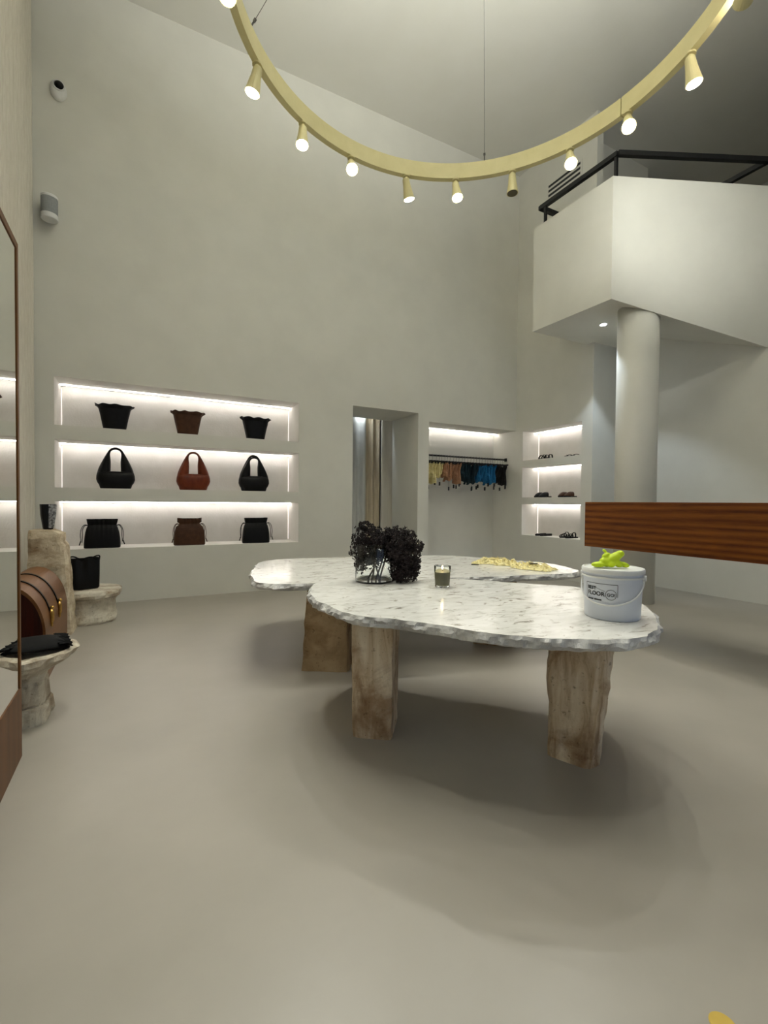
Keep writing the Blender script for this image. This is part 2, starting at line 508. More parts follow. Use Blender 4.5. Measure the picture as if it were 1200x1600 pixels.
# inner faces and top
i1, i2, ie = (P1[0]+T, P1[1]-T), (P2[0]+T, P2[1]+0.06), (EE[0], EE[1]+0.11)
quad(bm, (*i1, 3.6), (*i2, 3.6), (*i2, ZT), (*i1, ZT))
quad(bm, (*i2, 3.6), (*ie, 3.6), (*ie, ZT), (*i2, ZT))
quad(bm, (*i1, 3.6), (XB, i1[1], 3.6), (XB, i1[1], ZT), (*i1, ZT))
quad(bm, (*P1, ZT), (*P2, ZT), (*i2, ZT), (*i1, ZT))
quad(bm, (*P2, ZT), (*EE, ZT), (*ie, ZT), (*i2, ZT))
quad(bm, (*P1, ZT), (*i1, ZT), (XB, i1[1], ZT), (XB, P1[1], ZT))
# soffit: level part and the part that drops with the stairs
FF = (EE[0], 3.75)
quad(bm, (*P1, ZS), (*P2, ZS), (*FF, ZS), (EE[0], YB_END, ZS), (XB, YB_END, ZS), (XB, P1[1], ZS))
quad(bm, (*P2, ZS), (*EE, 2.838), (*FF, ZS))
# landing floor
quad(bm, (*i1, 3.6), (*i2, 3.6), (*ie, 3.6), (EE[0], 4.62, 3.6), (XB, 4.62, 3.6), (XB, i1[1], 3.6))
# guard wall that goes on along the upper floor edge, out of the frame
box(bm, XC, XC+0.1, YR, 2.55, 3.6, ZT)
struct(finish('wall_landing', bm, 'wall'), 'white landing parapet with angled corner above the column')

# ------------------------------------------------------------------ ring light
RC, RR, RZ = Vector((1.885, 2.357, 0)), 1.564, 4.2
ring = thing('ring_light', 'large cream ring track light with spotlights hanging from the ceiling', 'ceiling light', (RC.x, RC.y, RZ))
def arc_track(a0, a1, n):
    bm = bmesh.new()
    rings = []
    for k in range(n+1):
        a = math.radians(a0+(a1-a0)*k/n)
        c, s = math.cos(a), math.sin(a)
        rings.append([(c*r, s*r, z) for r, z in ((RR-0.05, 0), (RR, 0), (RR, 0.14), (RR-0.05, 0.14))])
    loft(bm, rings)
    return finish('track', bm, 'cream_metal', ring)
arc_track(3.6, 183.2, 120)
arc_track(183.6, 363.2, 120)
HANGP = Vector((0, 0, ZC-RZ))
for k, a in enumerate((142.0, 48.6, -45.0, -132.0)):
    a = math.radians(a)
    p = Vector((math.cos(a)*(RR-0.025), math.sin(a)*(RR-0.025), 0.14))
    bm = bmesh.new()
    d = HANGP-p
    tube(bm, [p, p+d*0.02], 0.006, 8)
    tube(bm, [p+d*0.02, p+d*0.028], 0.010, 8)
    tube(bm, [p+d*0.02, HANGP-Vector((0, 0, 0.02))+Vector((math.cos(a), math.sin(a), 0))*0.05], 0.0022, 6)
    finish('cable', bm, 'wire', ring)
bm = bmesh.new(); lathe(bm, [(0.09, ZC-RZ-0.03), (0.09, ZC-RZ-0.001)], 24)
finish('canopy', bm, 'cream_metal', ring)

def spotlight(ang, target, on=True, power=1.0, size=80):
    a = math.radians(ang)
    base = Vector((math.cos(a)*(RR-0.025), math.sin(a)*(RR-0.025), 0.0))
    tgt = Vector(target) - Vector((RC.x, RC.y, RZ))
    joint = base + Vector((0, 0, -0.055))
    d = (tgt-joint).normalized()
    bm = bmesh.new()
    tube(bm, [base+Vector((0, 0, 0.002)), base+Vector((0, 0, -0.012))], 0.034, 16)
    tube(bm, [base+Vector((0, 0, -0.008)), joint], 0.016, 10)
    pts = [joint-d*0.03, joint-d*0.02, joint+d*0.04, joint+d*0.12, joint+d*0.15]
    tube(bm, pts, [0.026, 0.032, 0.036, 0.048, 0.053], 20)
    h = finish('spotlight', bm, 'cream_metal', ring, smooth=False)
    bm = bmesh.new()
    e = joint+d*0.1505
    tube(bm, [e, e+d*0.004], [0.047, 0.044], 20)
    finish('lens', bm, 'lens' if on else 'lens_off', h)
    if on:
        L = bpy.data.lights.new('spot_beam', 'SPOT')
        L.energy = SPOT_W*power
        L.color = (0.98, 1.0, 0.925)
        L.spot_size = math.radians(size)
        L.spot_blend = 1.0
        L.shadow_soft_size = 0.04
        lo = link('spot_beam', L, h, e+d*0.012)
        lo.rotation_mode = 'QUATERNION'
        lo.rotation_quaternion = d.to_track_quat('-Z', 'Y')
SPOTS = [(157, (0.1, 0.2, 1.1), 0.6, 90), (138, (-0.1, 3.9, 0), 0.7, 100), (117, (0.8, 2.9, 0), 0.7, 90), (97.4, (0.8, 1.2, 0.6), 0.6, 90),
         (76.5, (3.4, 4.2, 0), 0.7, 90), (58.6, (2.4, 2.4, 0), 0.7, 90), (39, (3.1, 3.2, 0), 0, 90), (20, (1.8, 1.2, 0.6), 0.6, 90),
         (1.7, (1.4, 0.7, 0.6), 0.5, 90), (-17.5, (4.1, 1.5, 0), 0.6, 90), (-37, (4.95, 2.95, 4.1), 1.35, 62),
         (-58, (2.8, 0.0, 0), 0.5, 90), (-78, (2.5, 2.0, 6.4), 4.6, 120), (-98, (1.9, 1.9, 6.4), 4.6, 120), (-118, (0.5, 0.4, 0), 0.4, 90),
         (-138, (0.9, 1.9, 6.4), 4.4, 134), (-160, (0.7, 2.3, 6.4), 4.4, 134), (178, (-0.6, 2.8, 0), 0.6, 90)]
for ang, tgt, p, sz in SPOTS:
    spotlight(ang, tgt, p > 0, p, sz)

# landing downlight
dl = thing('downlight', 'small recessed round downlight in the landing soffit', 'downlight', (5.02, 3.80, ZS))
bm = bmesh.new(); lathe(bm, [(0.032, -0.004), (0.055, -0.004), (0.055, 0.0)], 24, cap0=False, cap1=False); finish('trim_ring', bm, 'white_plastic', dl)
bm = bmesh.new(); lathe(bm, [(0.034, -0.006), (0.034, -0.002)], 24); finish('lens', bm, 'down', dl)
L = bpy.data.lights.new('downlight_beam', 'SPOT'); L.energy = 30; L.color = (0.74, 0.87, 1.0); L.spot_size = math.radians(88); L.spot_blend = 0.3; L.shadow_soft_size = 0.03
lo = link('downlight_beam', L, dl, (0, 0, -0.02))

# ------------------------------------------------------------------ marble tables
def slab(name, outline, z1, th, parent, seed):
    pts = closed_curve([(x, y, 0) for x, y in outline], 16)
    cx = sum(p.x for p in pts)/len(pts); cy = sum(p.y for p in pts)/len(pts)
    N = len(pts)
    rings = []
    levels = [(-0.004, 0.0, 0.012, 0.0), (0.003, 0.22, 0.016, 0.010), (0.006, 0.5, 0.018, 0.012), (0.000, 0.78, 0.016, 0.010), (-0.016, 1.0, 0.014, 0.0)]
    for li, (off, fz, amp, az) in enumerate(levels):
        r = []
        for i in range(N):
            p = pts[i]; t = (pts[(i+1) % N]-pts[i-1]).normalized()
            nrm = Vector((t.y, -t.x, 0))
            if nrm.dot(Vector((p.x-cx, p.y-cy, 0))) < 0:
                nrm = -nrm
            low = nz(p.x, p.y, 0, 3.2, seed)*0.012
            hi = nz(p.x, p.y, li*0.045, 13.0, seed+3)*amp + nz(p.x, p.y, li*0.09, 41.0, seed+5)*amp*0.6
            if li == 0:
                hi = nz(p.x, p.y, 0, 13.0, seed+3)*amp + nz(p.x, p.y, 0, 37.0, seed+8)*amp*0.5
            q = p + nrm*(off+low+hi)
            r.append((q.x, q.y, z1-th*fz-abs(nz(p.x, p.y, li, 30, seed+9))*az))
        rings.append(r)
    bm = bmesh.new()
    vs = loft(bm, rings[:], cap0=False, cap1=True)
    o = finish('chipped_edge', bm, 'marble_edge', parent)
    bm = bmesh.new()
    top = [bm.verts.new(p) for p in rings[0]]
    bm.faces.new(top)
    for f in bm.faces:
        f.normal_update()
        if f.normal.z < 0:
            f.normal_flip()
    me = bpy.data.meshes.new('tabletop'); bm.to_mesh(me); bm.free(); me.materials.append(MAT['marble'])
    return link('tabletop', me, parent)

def rough_block(name, cb, ct, z0, z1, mat, parent, amp=0.01, seed=0.0, n=9, nzv=16, smooth=False, sc=9.0):
    """block whose plan corners go from cb (bottom) to ct (top), faces subdivided and roughened"""
    rings = []
    for k in range(nzv+1):
        t = k/nzv
        cs = [Vector((b[0]+(a[0]-b[0])*t, b[1]+(a[1]-b[1])*t, 0)) for b, a in zip(cb, ct)]
        cen = sum(cs, Vector())/len(cs)
        ring_ = []
        for i in range(len(cs)):
            a, b = cs[i], cs[(i+1) % len(cs)]
            for j in range(n):
                p = a.lerp(b, j/n)
                z = z0+(z1-z0)*t
                d = (p-cen)
                d.normalize()
                f = nz(p.x, p.y, z, sc, seed)*amp + nz(p.x, p.y, z, sc*3.3, seed+4)*amp*0.45
                if j == 0:
                    f -= amp*0.6
                ring_.append(p+d*f+Vector((0, 0, z)))
        rings.append(ring_)
    bm = bmesh.new()
    loft(bm, rings)
    return finish(name, bm, mat, parent, smooth=smooth)

# geometry of the near table: pixels of its outline unprojected on its top plane
NEAR_Z, FAR_Z = 0.635, 0.585
def unproj(px, py, z):
    d = RT*(px-600)-UP*(py-800)+FW*F_PX
    t = (z-EYE)/d.z
    return (d.x*t, d.y*t)
near_px = [(482, 925), (489, 913), (513, 905), (555, 898), (605, 897), (655, 900), (707, 904), (760, 907), (802, 910), (850, 913), (897, 917), (950, 926), (997, 941), (1021, 958), (1029, 974), (1022, 988), (993, 997),
           (945, 1000), (897, 999), (850, 997), (802, 993), (755, 987), (707, 980), (660, 974), (612, 967), (565, 963), (532, 955), (508, 944), (489, 936)]
far_px = [(394, 889), (404, 879), (430, 874.5), (480, 872), (560, 870), (640, 868), (700, 868), (744, 870.7), (810, 876), (840, 878.5), (870, 882), (897, 889), (905, 892.5), (893, 896), (862, 897.5), (816, 899),
          (765, 901), (720, 902), (650, 905), (575, 909), (504, 911), (460, 912.5), (420, 912), (396, 908), (391, 899)]
nt_ = thing('marble_table', 'white marble slab table with live chipped edge in front, on two travertine blocks', 'table')
slab('near', [unproj(x, y, NEAR_Z) for x, y in near_px], NEAR_Z, 0.046, nt_, 1.3)
rough_block('leg', [(0.874, 1.958), (1.026, 1.849), (1.185, 2.07), (1.035, 2.18)], [(0.865, 1.965), (1.03, 1.85), (1.19, 2.07), (1.03, 2.19)], 0, NEAR_Z-0.047, 'travertine', nt_, 0.008, 2.0)
rough_block('leg', [(1.575, 1.435), (1.640, 1.270), (1.72, 1.275), (1.99, 1.50), (1.88, 1.62)], [(1.565, 1.435), (1.70, 1.24), (1.78, 1.245), (2.03, 1.50), (1.86, 1.64)], 0, NEAR_Z-0.047, 'travertine', nt_, 0.016, 7.0)
ft_ = thing('marble_table', 'white marble slab table behind, with yellow lace lying on its right end', 'table')
slab('far', [unproj(x, y, FAR_Z) for x, y in far_px], FAR_Z, 0.046, ft_, 4.1)
rough_block('leg', [(0.925, 2.886), (1.181, 2.723), (1.33, 2.95), (1.07, 3.11)], [(0.955, 2.886), (1.181, 2.723), (1.32, 2.95), (1.08, 3.10)], 0, FAR_Z-0.047, 'brown_stone', ft_, 0.012, 3.0)
rough_block('leg', [(2.30, 2.85), (2.528, 2.627), (2.68, 2.80), (2.46, 3.01)], [(2.30, 2.85), (2.53, 2.625), (2.68, 2.80), (2.46, 3.01)], 0, FAR_Z-0.047, 'brown_stone', ft_, 0.010, 5.0)

# ------------------------------------------------------------------ floating walnut counter
ct = thing('reception_counter', 'dark walnut counter with long horizontal front beside the column', 'counter', (3.33, 0, 0))
bm = bevel_box(0.0, 0.03, -1.0, 2.665, 0.745, 1.117, 0.002, 1); finish('front_panel', bm, 'walnut', ct)
bm = bevel_box(0.03, 0.55, 2.635, 2.665, 0.745, 1.117, 0.002, 1); finish('end_panel', bm, 'walnut', ct)
bm = bevel_box(0.03, 0.55, -1.0, 2.635, 1.087, 1.117, 0.002, 1); finish('countertop', bm, 'walnut', ct)
bm = bevel_box(0.03, 0.55, -1.0, 2.635, 0.745, 0.765, 0.002, 1); finish('bottom_panel', bm, 'walnut', ct)
bm = bevel_box(0.18, 0.55, -1.0, 0.85, 0.0, 0.745, 0.003, 1); finish('base', bm, 'wall', ct)

# ------------------------------------------------------------------ railing on the landing
rl = thing('railing', 'black metal handrail on top of the white landing parapet', 'railing', (0, 0, ZT))
def bar(name, a, b, w, parent):
    a, b = Vector(a), Vector(b)
    d = (b-a).normalized()
    side = d.cross(Vector((0, 0, 1)))
    if side.length < 0.01:
        side = Vector((1, 0, 0))
    side.normalize()
    up = side.cross(d)
    bm = bmesh.new()
    loft(bm, [[p+side*sx*w/2+up*sz*w/2 for sx, sz in ((-1, -1), (1, -1), (1, 1), (-1, 1))] for p in (a, b)])
    return finish(name, bm, 'black_metal', parent)
RA, RB, RD = (4.515, 4.345, 0.255), (4.535, 3.29, 0.255), (6.06, 2.575, 0.255)
bar('handrail', RA, RB, 0.05, rl)
bar('handrail', RB, RD, 0.05, rl)
bar('handrail', (RA[0]-0.02, RA[1], 0.255), (XB-0.01, RA[1], 0.255), 0.05, rl)
bar('handrail', (RD[0], RD[1]-0.03, 0.255), (6.06, 4.55, 0.255), 0.05, rl)
for x, y in ((4.515, 4.27), (4.535, 3.31)):
    bar('post', (x, y, 0.0), (x, y, 0.24), 0.03, rl)

# vent in the shoe wall
vt = thing('air_vent', 'white wall vent with three dark slots high on the shoe wall', 'vent', (XB, 4.82, 5.80))
bm = bevel_box(-0.008, 0.0, -0.32, 0.32, -0.11, 0.11, 0.002, 1); finish('plate', bm, 'wall', vt)
for k in range(3):
    bm = bmesh.new(); box(bm, -0.0095, -0.0075, -0.285, 0.285, -0.088+k*0.068, -0.053+k*0.068); finish('slot', bm, 'ink', vt)
# small detector upstairs
bm = bevel_box(5.62, 5.74, 4.55, 4.618, 6.08, 6.28, 0.012, 2)
tag(finish('detector', bm, 'white_plastic'), 'small white box on the dim upstairs wall', 'sensor')

# ------------------------------------------------------------------ curtains
def drape(name, axis, a0, a1, fixed, z0, z1, amp, wave, mat, seed=0.0, th=0.006):
    n = max(12, int(abs(a1-a0)/wave*10))
    front, back = [], []
    for i in range(n+1):
        a = a0+(a1-a0)*i/n
        w = math.sin(2*PI*a/wave+seed+1.3*nz(a, 0, 0, 2.0, seed))
        d = amp*(0.75*w+0.35*nz(a, 1, 0, 6.0, seed))
        p = (fixed+d, a) if axis == 'Y' else (a, fixed+d)
        q = (fixed+d-th, a) if axis == 'Y' else (a, fixed+d+th)
        front.append(p); back.append(q)
    prof = front+back[::-1]
    bm = bmesh.new()
    rings = []
    for k in range(9):
        z = z0+(z1-z0)*k/8
        rings.append([(x+0.004*nz(x*5, y*5, z, 1, seed), y, z) for x, y in prof])
    loft(bm, rings)
    return finish(name, bm, mat, smooth=False)
c = drape('curtain', 'Y', 0.6, YA-0.02, -0.955, 0.01, ZC-0.02, 0.036, 0.12, 'curtain', 0.4)
for p in c.data.polygons: p.use_smooth = len(p.vertices) == 4
tag(c, 'floor-to-ceiling cream pleated curtain behind the mirror', 'curtain')
c = drape('curtain', 'X', 2.62, 3.16, 6.62, 0.01, 2.68, 0.035, 0.17, 'curtain_grey', 2.0)
for p in c.data.polygons: p.use_smooth = len(p.vertices) == 4
tag(c, 'pale grey draped curtain at the left edge of the open doorway', 'curtain', 'fitting room curtains')
c = drape('curtain', 'X', 3.12, 3.44, 6.70, 0.01, 2.68, 0.040, 0.13, 'curtain_tan', 2.7)
for p in c.data.polygons: p.use_smooth = len(p.vertices) == 4
tag(c, 'beige draped curtain in the middle of the open doorway', 'curtain', 'fitting room curtains')
c = drape('curtain', 'X', 3.42, 3.80, 6.60, 0.01, 2.68, 0.012, 0.20, 'curtain', 3.0)
for p in c.data.polygons: p.use_smooth = len(p.vertices) == 4
tag(c, 'flat pale cream curtain at the right edge of the open doorway', 'curtain', 'fitting room curtains')
fl_ = thing('downlight', 'round downlight in the fitting room ceiling behind the doorway', 'downlight', (3.05, 6.55, 2.70))
bm = bmesh.new(); lathe(bm, [(0.034, -0.006), (0.034, -0.002)], 24); finish('lens', bm, 'down', fl_)
bm = bmesh.new(); lathe(bm, [(0.032, -0.004), (0.055, -0.004), (0.055, 0.0)], 24, cap0=False, cap1=False); finish('trim_ring', bm, 'white_plastic', fl_)
L = bpy.data.lights.new('downlight_beam', 'SPOT'); L.energy = 7; L.color = (0.80, 0.90, 1.0); L.spot_size = math.radians(120); L.spot_blend = 0.8; L.shadow_soft_size = 0.04
link('downlight_beam', L, fl_, (0, 0, -0.02))

# ------------------------------------------------------------------ standing mirror
mr = thing('floor_mirror', 'tall standing mirror with wooden frame and wooden base panel', 'mirror', (-0.45, 0, 0))
Y0, Y1 = 0.9, 2.455
bm = bevel_box(-0.05, 0.0, Y0, Y1, 0.0, 0.30, 0.002, 1); finish('base_panel', bm, 'mirror_wood', mr)
bm = bevel_box(-0.05, 0.0, Y1-0.028, Y1, 0.30, 2.17, 0.002, 1); finish('frame_side', bm, 'mirror_wood', mr)
bm = bevel_box(-0.05, 0.0, Y0, Y0+0.028, 0.30, 2.17, 0.002, 1); finish('frame_side', bm, 'mirror_wood', mr)
bm = bevel_box(-0.05, 0.0, Y0+0.028, Y1-0.028, 2.14, 2.17, 0.002, 1); finish('frame_top', bm, 'mirror_wood', mr)
bm = bmesh.new(); box(bm, -0.045, -0.004, Y0+0.028, Y1-0.028, 0.30, 2.14); finish('mirror_glass', bm, 'mirror', mr)

# ------------------------------------------------------------------ handbags on the shelves
def srect(w, d, z, n=40, e=4.0, cx=0, cy=0, f=None):
    out = []
    for k in range(n):
        a = 2*PI*k/n
        c, s = math.cos(a), math.sin(a)
        r = (abs(c)**e+abs(s)**e)**(-1/e)
        x, y = c*r*w/2, s*r*d/2
        zz = z
        if f:
            x, y, zz = f(x, y, z, a)
        out.append((cx+x, cy+y, zz))
    return out

def bucket_bag(loc, mat, label, seed):
    t = thing('handbag', label, 'handbag', loc, 0, 'ruffled bucket bags on the top shelf')
    bm = bmesh.new()
    R = []
    for w, d, z in ((0.205, 0.125, 0.0), (0.215, 0.135, 0.006), (0.235, 0.145, 0.05), (0.262, 0.155, 0.11), (0.29, 0.165, 0.165), (0.305, 0.17, 0.195)):
        R.append(srect(w, d, z, 48, 3.2, f=lambda x, y, z, a: (x+0.004*nz(x, y, z, 14, seed), y+0.006*nz(x, y, z, 12, seed+2), z)))
    loft(bm, R, True, False)
    b = finish('body', bm, mat, t, smooth=True)
    # seam line
    bm = bmesh.new()
    tube(bm, [Vector(p)*1.0 for p in srect(0.212, 0.132, 0.012, 48, 3.2)][:25], 0.0016, 5)
    finish('seam', bm, mat, b)
    bm = bmesh.new()
    R = []
    for k, (w, d, z, am) in enumerate(((0.305, 0.17, 0.193, 0.0), (0.325, 0.19, 0.208, 0.006), (0.355, 0.205, 0.220, 0.012), (0.372, 0.205, 0.226, 0.014), (0.36, 0.19, 0.230, 0.014), (0.315, 0.15, 0.226, 0.010), (0.28, 0.12, 0.205, 0.0))):
        R.append(srect(w, d, z, 72, 2.6, f=lambda x, y, z, a: (x*(1+0.03*math.sin(9*a+seed)*am/0.012), y*(1+0.1*math.sin(11*a+seed)*am/0.012), z+am*(0.35*math.sin(9*a+seed*2)+0.5*nz(math.cos(a), math.sin(a), 0, 3, seed)))))
    loft(bm, R, False, True)
    finish('ruffled_rim', bm, mat, t, smooth=True)
    t.scale = (1, 1, 1.17)
    return t

def hobo_bag(loc, mat, label, seed, double=False):
    t = thing('handbag', label, 'handbag', loc, 0, 'slouchy hobo bags on the middle shelf')
    bm = bmesh.new()
    R = []
    for w, d, z in ((0.285, 0.12, 0.0), (0.30, 0.14, 0.01), (0.315, 0.155, 0.035), (0.345, 0.17, 0.055), (0.37, 0.175, 0.085), (0.365, 0.165, 0.12), (0.35, 0.14, 0.145), (0.335, 0.11, 0.158), (0.30, 0.075, 0.16)):
        R.append(srect(w, d, z, 56, 3.0, f=lambda x, y, z, a: (x*(1+0.02*nz(x, y, z, 9, seed)), y*(1+0.12*nz(x, y, z, 10, seed+3)), z)))
    loft(bm, R)
    b = finish('body', bm, mat, t, smooth=True)
    bm = bmesh.new()
    tube(bm, [(x, -abs(0.066-0.02*abs(x)), 0.150) for x in [(-0.07+0.014*k) for k in range(11)]], 0.004, 6)
    finish('opening_trim', bm, mat, b)
    def arms(yo, zd, sc):
        outer = bez([(-0.178, 0, 0.11), (-0.168, 0, 0.17), (-0.13, 0, 0.25), (-0.085, 0, 0.325), (-0.05, 0, 0.367), (0, 0, 0.382), (0.05, 0, 0.367), (0.085, 0, 0.325), (0.13, 0, 0.25), (0.168, 0, 0.17), (0.178, 0, 0.11)], 5)
        inner = bez([(-0.05, 0, 0.11), (-0.048, 0, 0.17), (-0.046, 0, 0.25), (-0.052, 0, 0.32), (-0.036, 0, 0.352), (0, 0, 0.362), (0.036, 0, 0.352), (0.052, 0, 0.32), (0.046, 0, 0.25), (0.048, 0, 0.17), (0.05, 0, 0.11)], 5)
        R = []
        N = len(outer)
        for i in range(N):
            o, n_ = Vector(outer[i]), Vector(inner[i])
            o.z -= zd*(o.z-0.11)/0.27; n_.z -= zd*(n_.z-0.11)/0.27
            mid = (o+n_)/2; h = (o-n_)/2
            f = abs(i-(N-1)/2)/((N-1)/2)
            dep = (0.010+0.055*f**1.3)*sc
            R.append([mid+h*math.cos(2*PI*k/16)+Vector((0, yo*(1-f*0.4)+dep*math.sin(2*PI*k/16)*(1+0.2*nz(i*0.2, k, 0, 1, seed)), 0)) for k in range(16)])
        bm = bmesh.new(); loft(bm, R)
        finish('handle', bm, mat, t, smooth=True)
    if double:
        arms(0.018, 0.0, 0.7); arms(-0.03, 0.022, 0.7)
    else:
        arms(0.0, 0.0, 1.0)
    t.scale = (1, 1, 1.18)
    return t

def pouch_bag(loc, mat, label, seed, w=1.0, sag=0.0):
    t = thing('handbag', label, 'handbag', loc, 0, 'drawstring bags on the bottom shelf')
    bm = bmesh.new()
    R = []
    prof = ((0.325, 0.10, 0.0), (0.34, 0.12, 0.008), (0.338, 0.125, 0.05), (0.33, 0.115, 0.10), (0.315, 0.10, 0.15), (0.292, 0.08, 0.19), (0.272-sag*0.04, 0.055, 0.212), (0.268-sag*0.05, 0.048, 0.222), (0.275-sag*0.03, 0.06, 0.235), (0.288-sag*0.03, 0.07, 0.262), (0.292-sag*0.03, 0.07, 0.277))
    for i, (ww, d, z) in enumerate(prof):
        pl = max(0, min(1, (z-0.12)/0.1))
        def f(x, y, z, a, pl=pl):
            yy = y*(1+pl*0.13*math.sin(x*150+seed))
            zz = z + (0.010*sag*(abs(x)/0.13-0.6) if z > 0.25 else 0) + (0.004*nz(x, y, z, 12, seed) if z > 0.2 else 0)
            return (x*w*(1+0.012*nz(x, y, z, 10, seed)), yy, zz)
        R.append(srect(ww, d, z, 72, 5.0, f=f))
    vs = loft(bm, R, True, False)
    # inside of the mouth
    R2 = [srect((0.292-sag*0.03)*w, 0.07, 0.277, 40, 5.0), srect(0.26*w, 0.035, 0.235, 40, 5.0)]
    finish('body', bm, mat, t, smooth=True)
    bm = bmesh.new(); loft(bm, R2, False, True); finish('lining', bm, 'black_fabric', t)
    for s in (-1, 1):
        x0 = s*(0.133-sag*0.02)*w
        bm = bmesh.new()
        j = 0.01*nz(seed, s, 0, 3)
        tube(bm, bez([(x0, -0.01, 0.218), (x0+s*0.03, -0.02, 0.222), (x0+s*0.055, -0.03, 0.19), (x0+s*(0.066+j), -0.03, 0.13), (x0+s*(0.062+j), -0.03, 0.07), (x0+s*(0.074+j), -0.03, 0.035)], 6), 0.0035, 6)
        tube(bm, bez([(x0, 0.0, 0.216), (x0+s*0.028, 0.0, 0.214), (x0+s*0.048, 0.0, 0.175), (x0+s*(0.050-j), 0.0, 0.12), (x0+s*(0.054-j), 0.0, 0.055)], 6), 0.0035, 6)
        cd = finish('drawcord', bm, mat, t, smooth=True)
        bm = bmesh.new()
        tube(bm, [(x0+s*(0.062+j), -0.03, 0.07), (x0+s*(0.076+j), -0.03, 0.03)], 0.0055, 8)
        finish('cord_tip', bm, mat, cd)
    t.scale = (1, 1, 1.12)
    return t

ZN = [h[2] for h in NICHE_A]
YBAG = 5.86
bucket_bag((-0.243, YBAG, ZN[2]), 'black_leather', 'black ruffle-rim bucket bag on the top shelf, nearest the curtain', 1.0)
bucket_bag((0.494, YBAG, ZN[2]), 'brown_leather', 'dark brown ruffle-rim bucket bag in the middle of the top shelf', 2.3)
bucket_bag((1.273, YBAG, ZN[2]), 'black_leather', 'black ruffle-rim bucket bag on the top shelf, nearest the doorway', 4.1)
hobo_bag((-0.235, YBAG, ZN[1]), 'black_leather', 'black slouchy hobo bag with single handle on the middle shelf', 1.0)
hobo_bag((0.555, YBAG, ZN[1]), 'cognac_leather', 'cognac brown leather hobo bag in the middle of the shelves', 2.0)
hobo_bag((1.255, YBAG, ZN[1]), 'black_leather', 'black hobo bag with two handle loops on the middle shelf', 3.0, True)
pouch_bag((-0.36, 5.83, ZN[0]), 'black_leather', 'black drawstring bag on the bottom shelf, nearest the stone pillar', 1.0)
pouch_bag((0.51, 5.83, ZN[0]), 'brown_leather', 'dark brown drawstring bag in the middle of the bottom shelf', 2.0, 1.0, 1.0)
pouch_bag((1.275, 5.83, ZN[0]), 'black_leather', 'black drawstring bag on the bottom shelf, nearest the doorway', 3.0, 0.97)

# ------------------------------------------------------------------ shoes (toe towards -X, the room)
def sole_outline(L=0.25, W=0.085, n=28):
    out = []
    for k in range(n):
        a = 2*PI*k/n
        c, s = math.cos(a), math.sin(a)
        x = -L/2*c
        w = W/2*(1.0 if c > 0 else 0.82)*(1-0.12*math.exp(-((c+0.2)/0.3)**2))
        out.append((x, w*math.copysign(abs(s)**0.8, s)))
    return out
def sole(t, mat, th=0.016, L=0.25, W=0.085):
    bm = bmesh.new()
    o = sole_outline(L, W)
    loft(bm, [[(x*0.97, y*0.95, 0) for x, y in o], [(x, y, th*0.4) for x, y in o], [(x*0.99, y*0.98, th) for x, y in o]])
    return finish('sole', bm, mat, t, smooth=False)
def strap(t, mat, x, w, h, wd, lean=0.0, name='strap'):
    R = []
    for k in range(13):
        a = PI*k/12
        y = -math.cos(a)*w/2
        z = 0.008+math.sin(a)*h
        nrm = Vector((0, -math.cos(a)*h, math.sin(a)*w/2)).normalized()
        c = Vector((x+lean*math.sin(a), y, z))
        R.append([c+Vector((-wd/2, 0, 0)), c+Vector((wd/2, 0, 0)), c+Vector((wd/2, 0, 0))+nrm*0.006, c+Vector((-wd/2, 0, 0))+nrm*0.006])
    bm = bmesh.new(); loft(bm, R)
    return finish(name, bm, mat, t)
def slide(loc, rz, label, group):
    t = thing('sandal', label, 'sandal', loc, rz, group)
    sole(t, 'black_leather'); strap(t, 'black_leather', -0.055, 0.084, 0.055, 0.035); strap(t, 'black_leather', 0.015, 0.078, 0.07, 0.028, 0.02)
    return t
def thong(loc, rz, label, group):
    t = thing('sandal', label, 'sandal', loc, rz, group)
    sole(t, 'black_leather', 0.012)
    for s in (-1, 1):
        bm = bmesh.new(); tube(bm, bez([(-0.07, 0, 0.012), (-0.06, s*0.012, 0.026), (-0.02, s*0.034, 0.028), (0.02, s*0.04, 0.010)], 5), 0.005, 6)
        finish('strap', bm, 'black_leather', t)
    return t
def mule(loc, rz, mat, label, group):
    t = thing('mule_shoe', label, 'shoe', loc, rz, group)
    sole(t, 'black_leather', 0.02, 0.25, 0.092)
    bm = bmesh.new()
    R = []
    for k in range(9):
        u = k/8
        x = -0.120+u*0.15
        w = 0.088*math.sin(PI*min(0.5, 0.12+u*0.5))
        h = 0.012+0.055*math.sin(PI*0.5*min(1, u*1.25))
        R.append([(x+(0.012*math.sin(PI*j/10) if k == 8 else 0), -math.cos(PI*j/10)*w/2, 0.016+math.sin(PI*j/10)**0.8*h) for j in range(11)])
    loft(bm, R, False, False, closed=False)
    R2 = [[(x, y*0.93, 0.016+(z-0.016)*0.92) for x, y, z in r] for r in R]
    loft(bm, R2, False, False, closed=False)
    finish('upper', bm, mat, t, smooth=True)
    return t
